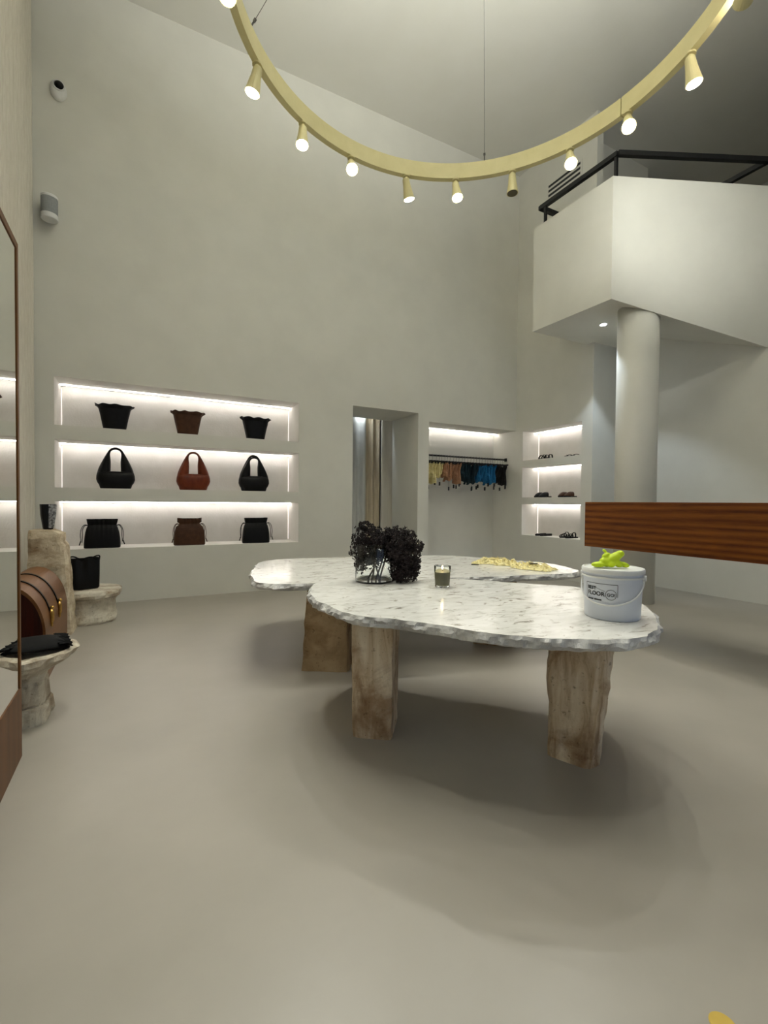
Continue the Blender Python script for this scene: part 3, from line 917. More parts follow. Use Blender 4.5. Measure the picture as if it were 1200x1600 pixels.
def ballet(loc, rz, label, group):
    t = thing('flat_shoe', label, 'shoe', loc, rz, group)
    sole(t, 'black_leather', 0.008, 0.25, 0.08)
    o = sole_outline(0.25, 0.08)
    bm = bmesh.new()
    def wall_h(x):
        return 0.034 if x > 0.02 else 0.028
    loft(bm, [[(x, y, 0.006) for x, y in o], [(x*1.01, y*1.03, 0.018) for x, y in o], [(x*0.97, y*0.9, wall_h(x)) for x, y in o], [(x*0.93+0.004, y*0.8, wall_h(x)-0.004) for x, y in o], [(x*0.9, y*0.75, 0.012) for x, y in o]], False, True)
    finish('upper', bm, 'black_leather', t, smooth=True)
    bm = bmesh.new()
    R = []
    for k in range(6):
        x = -0.122+0.05*k/5
        w = 0.078*math.sin(PI*(0.15+0.35*k/5))
        R.append([(x, -math.cos(PI*j/8)*w/2, 0.010+0.026*math.sin(PI*j/8)**0.7*min(1, 0.4+k*0.2)) for j in range(9)])
    loft(bm, R, True, True, closed=True)
    finish('toe_cap', bm, 'black_leather', t, smooth=True)
    return t
ZB = [h[2] for h in NICHE_B]
XS = XB+0.15
slide((XS, 5.275, ZB[2]), 0.25, 'black two-strap slide on the top shoe shelf, left one of its pair', 'black slides')
slide((XS+0.01, 5.165, ZB[2]), 0.1, 'black two-strap slide on the top shoe shelf, right one of its pair', 'black slides')
thong((XS, 4.765, ZB[2]), 0.15, 'flat black thong sandal on the top shoe shelf, left one of its pair', 'black thong sandals')
thong((XS+0.02, 4.655, ZB[2]), -0.05, 'flat black thong sandal on the top shoe shelf, right one of its pair', 'black thong sandals')
mule((XS, 5.335, ZB[1]), 0.1, 'black_leather', 'black closed-toe mule on the middle shoe shelf, left one of its pair', 'black mules')
mule((XS, 5.225, ZB[1]), -0.05, 'black_leather', 'black closed-toe mule on the middle shoe shelf, right one of its pair', 'black mules')
mule((XS, 4.865, ZB[1]), 0.1, 'brown_leather', 'dark brown mule on the middle shoe shelf, left one of its pair', 'brown mules')
mule((XS, 4.745, ZB[1]), -0.05, 'brown_leather', 'dark brown mule on the middle shoe shelf, right one of its pair', 'brown mules')
ballet((XS, 5.30, ZB[0]), 0.1, 'black flat shoe on the bottom shoe shelf, left one of its pair', 'black flats')
ballet((XS, 5.195, ZB[0]), 0.0, 'black flat shoe on the bottom shoe shelf, right one of its pair', 'black flats')
for i, yy in enumerate((4.83, 4.71)):
    t = thing('sandal', 'black crossed-strap sandal on the bottom shoe shelf, %s one of its pair' % ('left', 'right')[i], 'sandal', (XS, yy, ZB[0]), 0.15-0.2*i, 'black crossed-strap sandals')
    sole(t, 'black_leather', 0.02)
    strap(t, 'black_leather', -0.07, 0.084, 0.04, 0.022); strap(t, 'black_leather', -0.03, 0.082, 0.055, 0.022, 0.02); strap(t, 'black_leather', 0.03, 0.076, 0.072, 0.02, 0.02)

# ------------------------------------------------------------------ clothes rail, hangers, lingerie
ra = thing('clothes_rail', 'black metal clothes rail fixed inside the lit niche', 'clothes rail', (0, 5.95, 1.83))
bm = bevel_box(HANG[0]+0.004, XB-0.004, -0.012, 0.012, -0.012, 0.012, 0.002, 1); finish('bar', bm, 'black_metal', ra)
for xx in (HANG[0]+0.002, XB-0.014):
    bm = bevel_box(xx, xx+0.012, -0.028, 0.028, -0.028, 0.028, 0.003, 1); finish('bracket', bm, 'black_metal', ra)

def hanger_meshes():
    bm = bmesh.new()
    tube(bm, [(0, 0.012*math.sin(a)*1.2, 0.0+0.0165*math.cos(a)) for a in [(-1.9+0.25*k) for k in range(15)]] , 0.0022, 5)
    tube(bm, bez([(0, -0.0135, -0.006), (0, -0.004, -0.03), (0, 0, -0.06), (0, 0, -0.095)], 4), 0.0022, 5)
    hk = finish('hook', bm, 'wire')
    bm = bmesh.new(); box(bm, -0.008, 0.008, -0.15, 0.15, -0.108, -0.088)
    bar_ = finish('bar', bm, 'black_metal')
    bm = bmesh.new(); box(bm, -0.011, 0.011, -0.012, 0.012, -0.128, -0.086)
    clip = finish('clip', bm, 'black_metal')
    out = [o.data for o in (hk, bar_, clip)]
    for o in (hk, bar_, clip):
        bpy.data.objects.remove(o, do_unlink=True)
    return out
HK, HB, HCL = hanger_meshes()

def garment_mesh(mat, kind, seed):
    """thin lace piece hanging in the YZ plane, top edge at z=0"""
    W, H, NU, NV = (0.25, 0.27, 12, 9) if kind == 0 else (0.27, 0.20, 12, 7)
    F, B = [], []
    for v in range(NV+1):
        t = v/NV
        rowf, rowb = [], []
        for u in range(NU+1):
            s = u/NU*2-1
            if kind == 0:     # body: cups at top, tapering waist
                hw = W/2*(1-0.18*math.sin(PI*t)+0.06*math.sin(9*t+seed))
                z = -H*t-0.02*(1-t)*math.cos(s*PI*1.0)*(1 if t < 0.3 else 0.3)-0.018*t*math.sin(5*s+seed)
            else:             # brief: wide top, narrow bottom
                hw = W/2*(1-0.55*t**1.4+0.05*math.sin(11*t+seed))
                z = -H*t-0.015*t*math.cos(6*s+seed)
            y = s*hw
            x = 0.016*nz(s*1.6, t*2, seed, 1.6, seed)+0.008*math.sin(6*s+seed)*t
            rowf.append((x-0.004, y, z)); rowb.append((x+0.004, y, z))
        F.append(rowf); B.append(rowb)
    bm = bmesh.new()
    loft(bm, [F[v]+B[v][::-1] for v in range(NV+1)])
    for s in (-1, 1):
        tube(bm, [(0, s*0.085, 0.04), (0.002, s*0.08, 0.0), (0, s*0.07, -0.03)], 0.004, 5)
    o = finish('garment', bm, mat, smooth=False)
    me = o.data
    bpy.data.objects.remove(o, do_unlink=True)
    return me
def tag_mesh():
    bm = bmesh.new(); box(bm, -0.002, 0.002, -0.018, 0.018, -0.055, 0.0)
    tube(bm, [(0, 0, 0.0), (0, 0.002, 0.10)], 0.001, 4)
    o = finish('tag', bm, 'ink'); me = o.data
    bpy.data.objects.remove(o, do_unlink=True)
    return me
TAGM = tag_mesh()
rnd = random.Random(5)
RACK = [('lace_yellow', 'yellow lace lingerie piece clipped to a hanger at the left end of the rail', 'yellow lace pieces on the rail', 3.80, 4.10, 6),
        ('lace_peach', 'peach lace lingerie piece hanging between the yellow and teal ones', 'peach lace pieces on the rail', 4.15, 4.42, 6),
        ('lace_teal', 'dark teal lace lingerie piece hanging left of the blue ones', 'dark teal lace pieces on the rail', 4.48, 4.77, 6),
        ('lace_blue', 'bright blue lace lingerie piece hanging left of the black ones', 'bright blue lace pieces on the rail', 4.83, 5.12, 6),
        ('lace_black', 'black lace lingerie piece at the right end of the rail', 'black lace pieces on the rail', 5.17, 5.38, 5)]
NAMEC = {'lace_yellow': 'yellow', 'lace_peach': 'peach', 'lace_teal': 'dark teal', 'lace_blue': 'bright blue', 'lace_black': 'black'}
for mat, lab, grp, xa, xb, n in RACK:
    gm = [garment_mesh(mat, 0, 1.0), garment_mesh(mat, 1, 2.4), garment_mesh(mat, 0, 3.7)]
    for i in range(n):
        x = xa+(xb-xa)*i/(n-1)+rnd.uniform(-0.008, 0.008)
        rz = rnd.uniform(-0.12, 0.12)
        h = thing('hanger', 'black clip hanger holding %s lace' % NAMEC[mat] + ' on the niche rail', 'hanger', (x, 5.95, 1.83), rz, 'clip hangers with %s lace' % NAMEC[mat])
        link('hook', HK, h); link('bar', HB, h)
        for s in (-1, 1):
            link('clip', HCL, h, (0, s*0.085, 0))
        k = rnd.choice((0, 0, 1, 2))
        g = thing('lingerie', lab, 'lingerie', (x, 5.95+rnd.uniform(-0.012, 0.012), 1.83-0.128), rz, grp)
        gp = link('lace_piece', gm[k], g); gp.scale = (1, rnd.uniform(0.75, 1.1), rnd.uniform(0.72, 1.12))
        if rnd.random() < 0.55:
            o = link('tag', TAGM, g, (0.016 if i % 2 else -0.016, rnd.uniform(-0.11, -0.03), -rnd.uniform(0.25, 0.36)))
            o['label'] = 'small black swing tag'

# ------------------------------------------------------------------ things on the near table
def at_depth(px, py, depth):
    d = RT*(px-600)-UP*(py-800)+FW*F_PX
    return Vector((0, 0, EYE)) + d*(depth/F_PX)

VC = Vector((*unproj(584, 908, NEAR_Z), NEAR_Z))
VD = (VC-Vector((0, 0, EYE))).dot(FW)
vr = 29.0*VD/F_PX
vase = thing('glass_vase', 'clear glass cylinder vase holding dark dried hydrangeas', 'vase', VC)
bm = bmesh.new()
lathe(bm, [(vr-0.004, 0.0), (vr, 0.004), (vr, 0.222), (vr-0.001, 0.2235), (vr-0.002, 0.222), (vr-0.002, 0.010), (vr-0.006, 0.008)], 48)
finish('vessel', bm, 'glass', vase, smooth=True)

def floret_mesh(seed):
    rn = random.Random(seed)
    bm = bmesh.new()
    for k in range(4):
        a = k*PI/2+rn.uniform(-0.3, 0.3)
        l, w = rn.uniform(0.008, 0.012), rn.uniform(0.004, 0.006)
        d = Vector((math.cos(a), math.sin(a), rn.uniform(-0.2, 0.5))).normalized()
        s = Vector((-math.sin(a), math.cos(a), rn.uniform(-0.3, 0.3))).normalized()
        u = d.cross(s)*0.0025
        v = [bm.verts.new(p) for p in (Vector((0, 0, 0)), d*l*0.55+s*w, d*l+u*2, d*l*0.55-s*w, d*l*0.5+u*1.6)]
        for f in ((0, 1, 4), (1, 2, 4), (2, 3, 4), (3, 0, 4), (0, 3, 2, 1)):
            bm.faces.new([v[i] for i in f])
    me = bpy.data.meshes.new('f'); bm.to_mesh(me); bm.free()
    return me
FLO = [floret_mesh(s) for s in range(6)]
def hydrangea(label, blobs, stem_pts, n, seed):
    rn = random.Random(seed)
    base = Vector(stem_pts[0])
    t = thing('dried_hydrangea', label, 'dried flower', base, 0, 'dried hydrangeas in the glass vase')
    bm = bmesh.new()
    tot = sum(b[1]**2 for b in blobs)
    for c, r, sq in blobs:
        c = Vector(c)-base
        m = int(n*r*r/tot)
        for i in range(m):
            d = Vector((rn.gauss(0, 1), rn.gauss(0, 1), rn.gauss(0, 1))).normalized()
            rad = r*(rn.uniform(0.35, 1.0)**0.45)*(1+0.45*nz(d.x, d.y, d.z, 3.2, seed))
            p = c+Vector((d.x*rad, d.y*rad, d.z*rad*sq))
            if p.z+base.z < NEAR_Z+0.012:
                continue
            q = d.to_track_quat('Z', 'Y').to_matrix().to_4x4()
            M = Matrix.Translation(p) @ q @ Matrix.Rotation(rn.uniform(0, 6.28), 4, 'Z') @ Matrix.Scale(rn.uniform(0.8, 1.35), 4)
            i0 = len(bm.verts)
            bm.from_mesh(rn.choice(FLO))
            bm.verts.ensure_lookup_table()
            bmesh.ops.transform(bm, matrix=M, verts=bm.verts[i0:])
    h = finish('flower_head', bm, 'floret', t)
    h['kind'] = 'stuff'
    bm = bmesh.new()
    pts = [Vector(p)-base for p in stem_pts]
    tube(bm, bez(pts, 6), 0.005, 7)
    for c, r, sq in blobs[:2]:
        cc = Vector(c)-base
        for k in range(5):
            d = Vector((rn.gauss(0, 1), rn.gauss(0, 1), rn.gauss(0, 1))).normalized()
            tube(bm, [pts[-1].lerp(cc, 0.3), cc+d*r*0.7], 0.0018, 4)
    finish('stem', bm, 'stem', t)
    return t
def AD(x, y, off=0.0):
    return at_depth(x, y, VD+off)
def PXM(p):
    return p*VD/F_PX
hydrangea('dark dried hydrangea rising highest above the left side of the glass vase', [(AD(577, 840), PXM(24), 0.9), (AD(570, 858, 0.02), PXM(22), 0.9), (AD(588, 846, -0.03), PXM(19), 0.8), (AD(570, 822, 0), PXM(10), 0.8)], [AD(596, 913, -0.02), AD(588, 890), AD(578, 865), AD(577, 850)], 900, 1)
hydrangea('dark dried hydrangea filling the front left of the vase, partly behind its glass', [(AD(576, 872, -0.02), PXM(20), 0.8), (AD(592, 866, 0.02), PXM(19), 0.8), (AD(562, 885, 0.03), PXM(9), 1.4)], [AD(578, 914, 0.0), AD(584, 895), AD(584, 878)], 700, 2)
hydrangea('dark dried hydrangea standing tall right of the vase rim', [(AD(622, 848), PXM(25), 0.9), (AD(638, 842, 0.03), PXM(14), 0.9), (AD(612, 835, 0.05), PXM(14), 0.9), (AD(600, 850, 0.08), PXM(15), 0.9)], [AD(584, 913, 0.02), AD(594, 890), AD(604, 866), AD(618, 850)], 900, 3)
hydrangea('dark dried hydrangea drooping over the right side of the vase', [(AD(632, 872, 0.0), PXM(23), 0.9), (AD(618, 866, -0.05), PXM(18), 0.9), (AD(651, 858, 0.0), PXM(8), 0.8), (AD(657, 852, 0.0), PXM(5), 1.2)], [AD(572, 910, 0.03), AD(592, 880, 0.02), AD(606, 858), AD(630, 868)], 900, 4)
hydrangea('dark dried hydrangea hanging down to the marble beside the vase', [(AD(632, 895, -0.02), PXM(20), 0.95), (AD(643, 884, 0.0), PXM(14), 0.9), (AD(622, 905, -0.03), PXM(9), 0.8)], [AD(590, 915, -0.03), AD(600, 885, -0.02), AD(612, 858), AD(628, 870), AD(632, 888)], 800, 5)

CC = Vector((*unproj(691, 916.5, NEAR_Z), NEAR_Z))
cd_ = thing('candle', 'small lit olive green candle in a clear glass tumbler', 'candle', CC)
CDp = (CC-Vector((0, 0, EYE))).dot(FW)/F_PX
cr = 13.0*CDp
bm = bmesh.new()
lathe(bm, [(cr*0.84, 0.0), (cr*0.88, 0.004), (cr, 0.115), (cr-0.001, 0.1165), (cr-0.0025, 0.115), (cr*0.88-0.0025, 0.012), (cr*0.5, 0.010)], 40)
finish('tumbler', bm, 'glass', cd_, smooth=True)
bm = bmesh.new(); lathe(bm, [(cr*0.80, 0.0105), (cr*0.884-0.0022, 0.0125), (cr*0.965-0.0022, 0.082), (cr*0.90, 0.083)], 32); finish('wax', bm, 'wax', cd_)
bm = bmesh.new(); tube(bm, [(0, 0, 0.083), (0.001, 0, 0.094)], 0.0012, 6); finish('wick', bm, 'ink', cd_)
bm = bmesh.new(); lathe(bm, [(0.0015, 0.091), (0.005, 0.098), (0.0045, 0.104), (0.0012, 0.116)], 12); finish('flame', bm, 'flame', cd_, smooth=True)

# paint bucket
BC = Vector((*unproj(956, 962.5, NEAR_Z), NEAR_Z))
bs = (BC-Vector((0, 0, EYE))).dot(FW)/F_PX
r0, r1, bh = 39.5*bs, 42.5*bs, 75*bs
bk = thing('plastic_bucket', 'white lidded plastic bucket with floor company label on the marble table', 'bucket', BC)
bm = bmesh.new(); lathe(bm, [(r0-0.004, 0.0), (r0, 0.004), (r1, bh-0.012), (r1, bh)], 56); finish('tub', bm, 'bucket_plastic', bk, smooth=False)
for p in bpy.data.objects[bk.children[0].name].data.polygons: p.use_smooth = len(p.vertices) == 4
bm = bmesh.new(); lathe(bm, [(r1+0.001, bh-0.014), (r1+0.006, bh-0.014), (r1+0.006, bh-0.002), (r1+0.004, bh+0.004), (r1-0.004, bh+0.005), (r1-0.007, bh+0.001), (0.01, bh+0.001)], 56); ld = finish('lid', bm, 'white_plastic', bk)
bm = bmesh.new(); lathe(bm, [(r1+0.001, bh-0.032), (r1+0.004, bh-0.032), (r1+0.004, bh-0.025), (r1+0.001, bh-0.025)], 56); finish('rim_band', bm, 'white_plastic', bk)
view = math.atan2(-BC.y, -BC.x)          # direction from the bucket towards the viewer
def on_tub(ang, z, out=0.0015):
    r = r0+(r1-r0)*z/bh+out
    a = view+ang
    return Vector((r*math.cos(a), r*math.sin(a), z))
hp = []
for k in range(25):
    u = k/24
    ang = -1.75+3.1*u
    z = bh-0.03-0.105*math.sin(PI*u)**0.62
    hp.append(on_tub(ang, z, 0.006+0.006*math.sin(PI*u)))
bm = bmesh.new(); tube(bm, hp, 0.0032, 8); finish('handle', bm, 'white_plastic', bk, smooth=True)
for s in (-1, 1):
    bm = bmesh.new(); tube(bm, [on_tub(s*1.55-0.2, bh-0.03, 0.0), on_tub(s*1.55-0.2, bh-0.03, 0.012)], 0.012, 14); finish('handle_lug', bm, 'white_plastic', bk)

def wrap_mesh(me, ang0, z0):
    for v in me.vertices:
        u, w, d = v.co
        p = on_tub(u*1.3/r1+ang0, z0+w*1.3, 0.0012+d)
        v.co = p
def text_on(body, size, u, w, ang0, z0, parent, bold=0.0):
    cu = bpy.data.curves.new('lettering', 'FONT')
    cu.body = body; cu.size = size; cu.extrude = 0.0003; cu.offset = bold
    cu.resolution_u = 3
    o = bpy.data.objects.new('tmp', cu); COL.objects.link(o)
    bpy.context.view_layer.update()
    me = bpy.data.meshes.new_from_object(o.evaluated_get(bpy.context.evaluated_depsgraph_get()))
    bpy.data.objects.remove(o, do_unlink=True)
    for v in me.vertices:
        v.co.x += u; v.co.y += w
    bm = bmesh.new(); bm.from_mesh(me)
    for _ in range(2):
        long = [e for e in bm.edges if e.calc_length() > 0.006]
        if long: bmesh.ops.subdivide_edges(bm, edges=long, cuts=1)
    bm.to_mesh(me); bm.free()
    wrap_mesh(me, ang0, z0)
    me.materials.clear(); me.materials.append(MAT['ink'])
    return link('lettering', me, parent)
def line_on(pts, wd, ang0, z0, parent, name='label_line'):
    bm = bmesh.new()
    for (a, b) in zip(pts[:-1], pts[1:]):
        a, b = Vector((*a, 0)), Vector((*b, 0))
        d = (b-a).normalized(); s = Vector((-d.y, d.x, 0))*wd/2
        n = max(1, int((b-a).length/0.005))
        for k in range(n):
            p, q = a.lerp(b, k/n), a.lerp(b, (k+1)/n)
            loft(bm, [[p-s, p+s, p+s+Vector((0, 0, 0.0003)), p-s+Vector((0, 0, 0.0003))], [q-s, q+s, q+s+Vector((0, 0, 0.0003)), q-s+Vector((0, 0, 0.0003))]])
    me = bpy.data.meshes.new(name); bm.to_mesh(me); bm.free()
    wrap_mesh(me, ang0, z0)
    me.materials.append(MAT['ink'])
    return link(name, me, parent)
TUB = bk.children[0]
A0, Z0 = -0.93, bh*0.37
line_on([(-0.006, 0.006), (-0.006, 0.056), (0.096, 0.056), (0.096, 0.018)], 0.0012, A0, Z0, TUB)
line_on([(0.020, 0.046), (0.060, 0.034)], 0.0009, A0, Z0, TUB)
text_on('BEST', 0.0155, 0.0, 0.036, A0, Z0, TUB, 0.0002)
text_on('FLOOR', 0.0185, 0.0, 0.0185, A0, Z0, TUB, 0.0004)
text_on('GO!', 0.0135, 0.0655, 0.0195, A0, Z0, TUB, 0.0003)
line_on([(0.0775+0.0155*math.cos(2*PI*k/20), 0.0245+0.0155*math.sin(2*PI*k/20)) for k in range(21)], 0.0013, A0, Z0, TUB)
line_on([(0.0, 0.006), (0.022, 0.006)], 0.004, A0, Z0, TUB, 'label_small_print'); line_on([(0.026, 0.006), (0.050, 0.006)], 0.004, A0, Z0, TUB, 'label_small_print')

# neon glove on the lid
def blob(parts, voxel, name, mat, parent=None):
    bm = bmesh.new()
    for (c, r, s) in parts:
        i0 = len(bm.verts)
        bmesh.ops.create_icosphere(bm, subdivisions=3, radius=1.0)
        bm.verts.ensure_lookup_table()
        M = Matrix.Translation(Vector(c)) @ Matrix.Rotation(r[2], 4, 'Z') @ Matrix.Rotation(r[1], 4, 'Y') @ Matrix.Rotation(r[0], 4, 'X') @ Matrix.Diagonal((*s, 1))
        bmesh.ops.transform(bm, matrix=M, verts=bm.verts[i0:])
    o = finish('tmpblob', bm, mat)
    md = o.modifiers.new('r', 'REMESH'); md.mode = 'VOXEL'; md.voxel_size = voxel
    bpy.context.view_layer.update()
    me = bpy.data.meshes.new_from_object(o.evaluated_get(bpy.context.evaluated_depsgraph_get()))
    bpy.data.objects.remove(o, do_unlink=True)
    me.materials.clear(); me.materials.append(MAT[mat])
    for p in me.polygons: p.use_smooth = True
    return link(name, me, parent)
GR = math.atan2(RT.y, RT.x)
gl = thing('rubber_glove', 'crumpled neon yellow-green rubber glove on the bucket lid', 'glove', BC+Vector((0, 0, bh+0.004))-0.006*RT, GR)
blob([((-0.052, 0.0, 0.011), (0, 0, 0.1), (0.032, 0.020, 0.012)), ((-0.020, 0.005, 0.020), (0, 0.2, 0.2), (0.028, 0.024, 0.020)), ((0.012, 0.0, 0.040), (0.1, -0.55, 0.1), (0.040, 0.022, 0.018)), ((-0.018, 0.01, 0.048), (0, -0.4, 0.3), (0.020, 0.012, 0.010)),
      ((0.034, 0.0, 0.055), (0, -0.2, 0), (0.018, 0.018, 0.015)), ((0.022, -0.010, 0.016), (0, 0.4, 0.2), (0.024, 0.012, 0.014)), ((0.048, 0.0, 0.012), (0, 0.25, -0.3), (0.026, 0.014, 0.011)), ((-0.008, -0.012, 0.014), (0, 0, 0.6), (0.014, 0.02, 0.013)), ((-0.020, 0.02, 0.066), (0.3, 0.6, 0), (0.010, 0.007, 0.006))], 0.0032, 'cuff_and_fingers', 'neon', gl)

# ------------------------------------------------------------------ yellow lace on the far table
def crumpled(label, c, ang, L, W, H, seed, tagpos):
    t = thing('lingerie', label, 'lingerie', (c[0], c[1], FAR_Z), ang, 'yellow lace on the far table')
    NU, NV = 46, 22
    rows = []
    for v in range(NV+1):
        row = []
        for u in range(NU+1):
            a, b = u/NU*2-1, v/NV*2-1
            edge = max(0.0, 1-max(abs(a), abs(b))**3)
            wl = 1+0.28*nz(a*2, 0, seed, 1.3, seed)+0.12*nz(a*7, b, seed, 1.5, seed)
            x = a*L/2*(1+0.15*nz(b*2, 1, seed, 1.5, seed))+0.02*nz(a*4, b*4, 3, 1.2, seed)
            y = b*W/2*wl+0.05*nz(a*1.5, 5, seed, 1.2, seed)+0.015*nz(a*5, b*4, 7, 1.3, seed)
            z = 0.004+edge*H*(0.35+0.65*abs(nz(a*3.5, b*2.6, seed, 1.4, seed))*1.7+0.25*nz(a*9, b*6, seed, 1.5, seed))
            row.append((x, y, max(0.003, z)))
        rows.append(row)
    bm = bmesh.new()
    loft(bm, rows, False, False, closed=False)
    loft(bm, [[(x, y, max(0.0008, z-0.003)) for x, y, z in r] for r in rows], False, False, closed=False)
    finish('lace_piece', bm, 'lace_yellow', t)
    bm = bmesh.new(); tube(bm, bez([(-L*0.4, 0, H*0.5), (-L*0.3, 0.02, H*0.95), (-L*0.1, -0.01, H*0.8), (L*0.15, 0.03, H*1.0), (L*0.38, 0, H*0.5)], 5), 0.004, 6); finish('strap', bm, 'lace_yellow', t)
    bm = bmesh.new(); box(bm, -0.03, 0.03, -0.016, 0.016, 0.0008, 0.004)
    o = finish('tag', bm, 'ink', t, loc=tagpos, rot=(0, 0, 0.3)); o['label'] = 'small black swing tag'
    return t
def UF(x, y): return unproj(x, y, FAR_Z)
crumpled('crumpled yellow lace lingerie lying at the left of the pile on the far table', UF(775, 881), math.radians(-58), 0.36, 0.19, 0.050, 1.7, (-0.13, -0.16, 0))
crumpled('crumpled yellow lace lingerie lying nearest the right end of the far table', UF(832, 888.5), math.radians(-68), 0.34, 0.19, 0.046, 5.2, (0.02, -0.03, 0.045))

# ------------------------------------------------------------------ left display: stones, arch, belts
def lump(o, amp, sc, seed):
    for v in o.data.vertices:
        n = Vector((nz(v.co.x, v.co.y, v.co.z, sc, seed), nz(v.co.x, v.co.y, v.co.z, sc, seed+11), nz(v.co.x, v.co.y, v.co.z, sc, seed+23)))
        v.co += n*amp
# tall pillar
pl = rough_block('stone_pillar', [(-0.80, 4.52), (-0.515, 4.50), (-0.50, 4.78), (-0.78, 4.80)], [(-0.785, 4.53), (-0.575, 4.52), (-0.56, 4.76), (-0.77, 4.78)], 0.0, 0.855, 'pillar_stone', None, 0.013, 3.3, 8, 26, False, 7.0)
for v in pl.data.vertices:
    if v.co.z < 0.75:
        v.co.x += 0.02 if v.co.x > -0.64 else -0.004
    if v.co.z > 0.80 and v.co.x > -0.62:
        v.co.z -= 0.03
tag(pl, 'tall rough limestone block pillar beside the mirror', 'pedestal')
# tapered vessel on the pillar
vs_ = thing('tapered_vase', 'small black tapered vase with one hammered silver side on the stone pillar', 'vase', (-0.672, 4.66, 0.8565), 0.25)
bm = bmesh.new(); loft(bm, [srect(0.062, 0.07, 0.0, 24, 6), srect(0.07, 0.08, 0.01, 24, 6), srect(0.10, 0.10, 0.12, 24, 6), srect(0.108, 0.105, 0.205, 24, 6), srect(0.096, 0.093, 0.206, 24, 6), srect(0.085, 0.085, 0.12, 24, 6)])
finish('body', bm, 'black_leather', vs_)
bm = bmesh.new(); loft(bm, [[(-0.001, -0.041, 0.012), (0.034, -0.041, 0.012), (0.034, -0.0435, 0.012), (-0.001, -0.0435, 0.012)], [(-0.001, -0.0525, 0.12), (0.049, -0.0525, 0.12), (0.049, -0.055, 0.12), (-0.001, -0.055, 0.12)], [(-0.001, -0.0545, 0.204), (0.053, -0.0545, 0.204), (0.053, -0.057, 0.204), (-0.001, -0.057, 0.204)]])
finish('silver_side', bm, 'silver', vs_)
# low capital with black bag
cpX, cpY = -0.42, 4.98
cp_ = thing('stone_capital', 'low weathered stone capital used as pedestal beside the pillar', 'pedestal', (cpX, cpY, 0))
def wobs(seed, amp, sq=0.0):
    def w(r, z, a):
        k = 1+sq*math.cos(4*a)
        return r*k*(1+amp*nz(math.cos(a)*1.5, math.sin(a)*1.5, z*9, 1.3, seed)+0.8*amp*nz(math.cos(a)*5, math.sin(a)*5, z*30, 1.3, seed)), z+0.008*nz(math.cos(a)*2, math.sin(a)*2, z*4, 1.5, seed+4)*(1 if z > 0.02 else 0)
    return w
bm = bmesh.new(); lathe(bm, [(0.23, 0.0), (0.235, 0.02), (0.232, 0.06), (0.228, 0.085)], 48, 0, 0, wobs(1.0, 0.05, -0.03)); finish('lower_stone', bm, 'grey_stone', cp_)
bm = bmesh.new(); lathe(bm, [(0.222, 0.08), (0.225, 0.10), (0.222, 0.15), (0.225, 0.19), (0.24, 0.215), (0.245, 0.225)], 48, 0, 0, wobs(2.0, 0.05, -0.03)); finish('middle_stone', bm, 'grey_stone', cp_)
bm = bmesh.new(); lathe(bm, [(0.235, 0.218), (0.262, 0.235), (0.272, 0.26), (0.268, 0.285), (0.25, 0.294), (0.10, 0.296)], 48, 0, 0, wobs(3.0, 0.06, -0.03)); finish('top_slab', bm, 'grey_stone', cp_)
tb = thing('handbag', 'black leather tote bag standing on the low stone capital', 'handbag', (-0.44, 4.95, 0.303), 0.15)
bm = bmesh.new(); loft(bm, [srect(0.20, 0.12, 0.0, 48, 4), srect(0.215, 0.13, 0.01, 48, 4), srect(0.22, 0.12, 0.12, 48, 4), srect(0.222, 0.09, 0.22, 48, 4, f=lambda x, y, z, a: (x, y*(1+0.3*math.sin(x*60)), z)), srect(0.224, 0.07, 0.272, 48, 4, f=lambda x, y, z, a: (x, y*(1+0.3*math.sin(x*60)), z+0.008*math.sin(x*30)))], True, False)
b_ = finish('body', bm, 'black_leather', tb, smooth=True)
bm = bmesh.new(); loft(bm, [srect(0.222, 0.066, 0.270, 40, 4), srect(0.20, 0.04, 0.2, 40, 4)], False, True); finish('lining', bm, 'black_fabric', tb)
for s in (-1, 1):
    bm = bmesh.new(); tube(bm, bez([(s*0.108, 0.0, 0.25), (s*0.110, 0.0, 0.285), (s*0.085, 0.0, 0.287), (s*0.05, 0.01, 0.268)], 5), 0.006, 6); finish('strap', bm, 'black_leather', tb)

# arched wooden bench
ab = thing('arched_stand', 'arched walnut display stand with dark mahogany end, draped with belts', 'display stand', (-0.69, 0, 0))
AR, AZ, KX = 0.31, 0.285, 0.61
def arch_pts(r, n=28):
    pts = [(r, 0.0), (r, AZ*0.5)]
    for k in range(n+1):
        a = PI*k/n
        pts.append((r*math.cos(a), AZ+r*math.sin(a)))
    pts += [(-r, AZ*0.5), (-r, 0.0)]
    return pts
def arch_loft(r_out, r_in, y0, y1, name, mat, parent):
    o = arch_pts(r_out); i_ = arch_pts(r_in)
    bm = bmesh.new()
    prof = o+i_[::-1]
    R = [[(x*KX, y, z) for x, z in prof] for y in (y0, y1)]
    vs = loft(bm, R, False, False)
    for ring_ in vs:
        n = len(o)
        for k in range(n-1):
            bm.faces.new((ring_[k], ring_[k+1], ring_[2*n-2-k], ring_[2*n-1-k]))
    return finish(name, bm, mat, parent)
arch_loft(AR, AR-0.022, 3.37, 4.29, 'shell', 'arch_wood', ab)
bm = bmesh.new()
loft(bm, [[(x*KX, y, z) for x, z in arch_pts(AR-0.0225)] for y in (3.374, 3.394)])
finish('end_panel', bm, 'mahogany', ab)
bm = bmesh.new()
loft(bm, [[(x*KX, y, z) for x, z in arch_pts(AR-0.0225)] for y in (4.266, 4.286)])
finish('end_panel', bm, 'mahogany', ab)
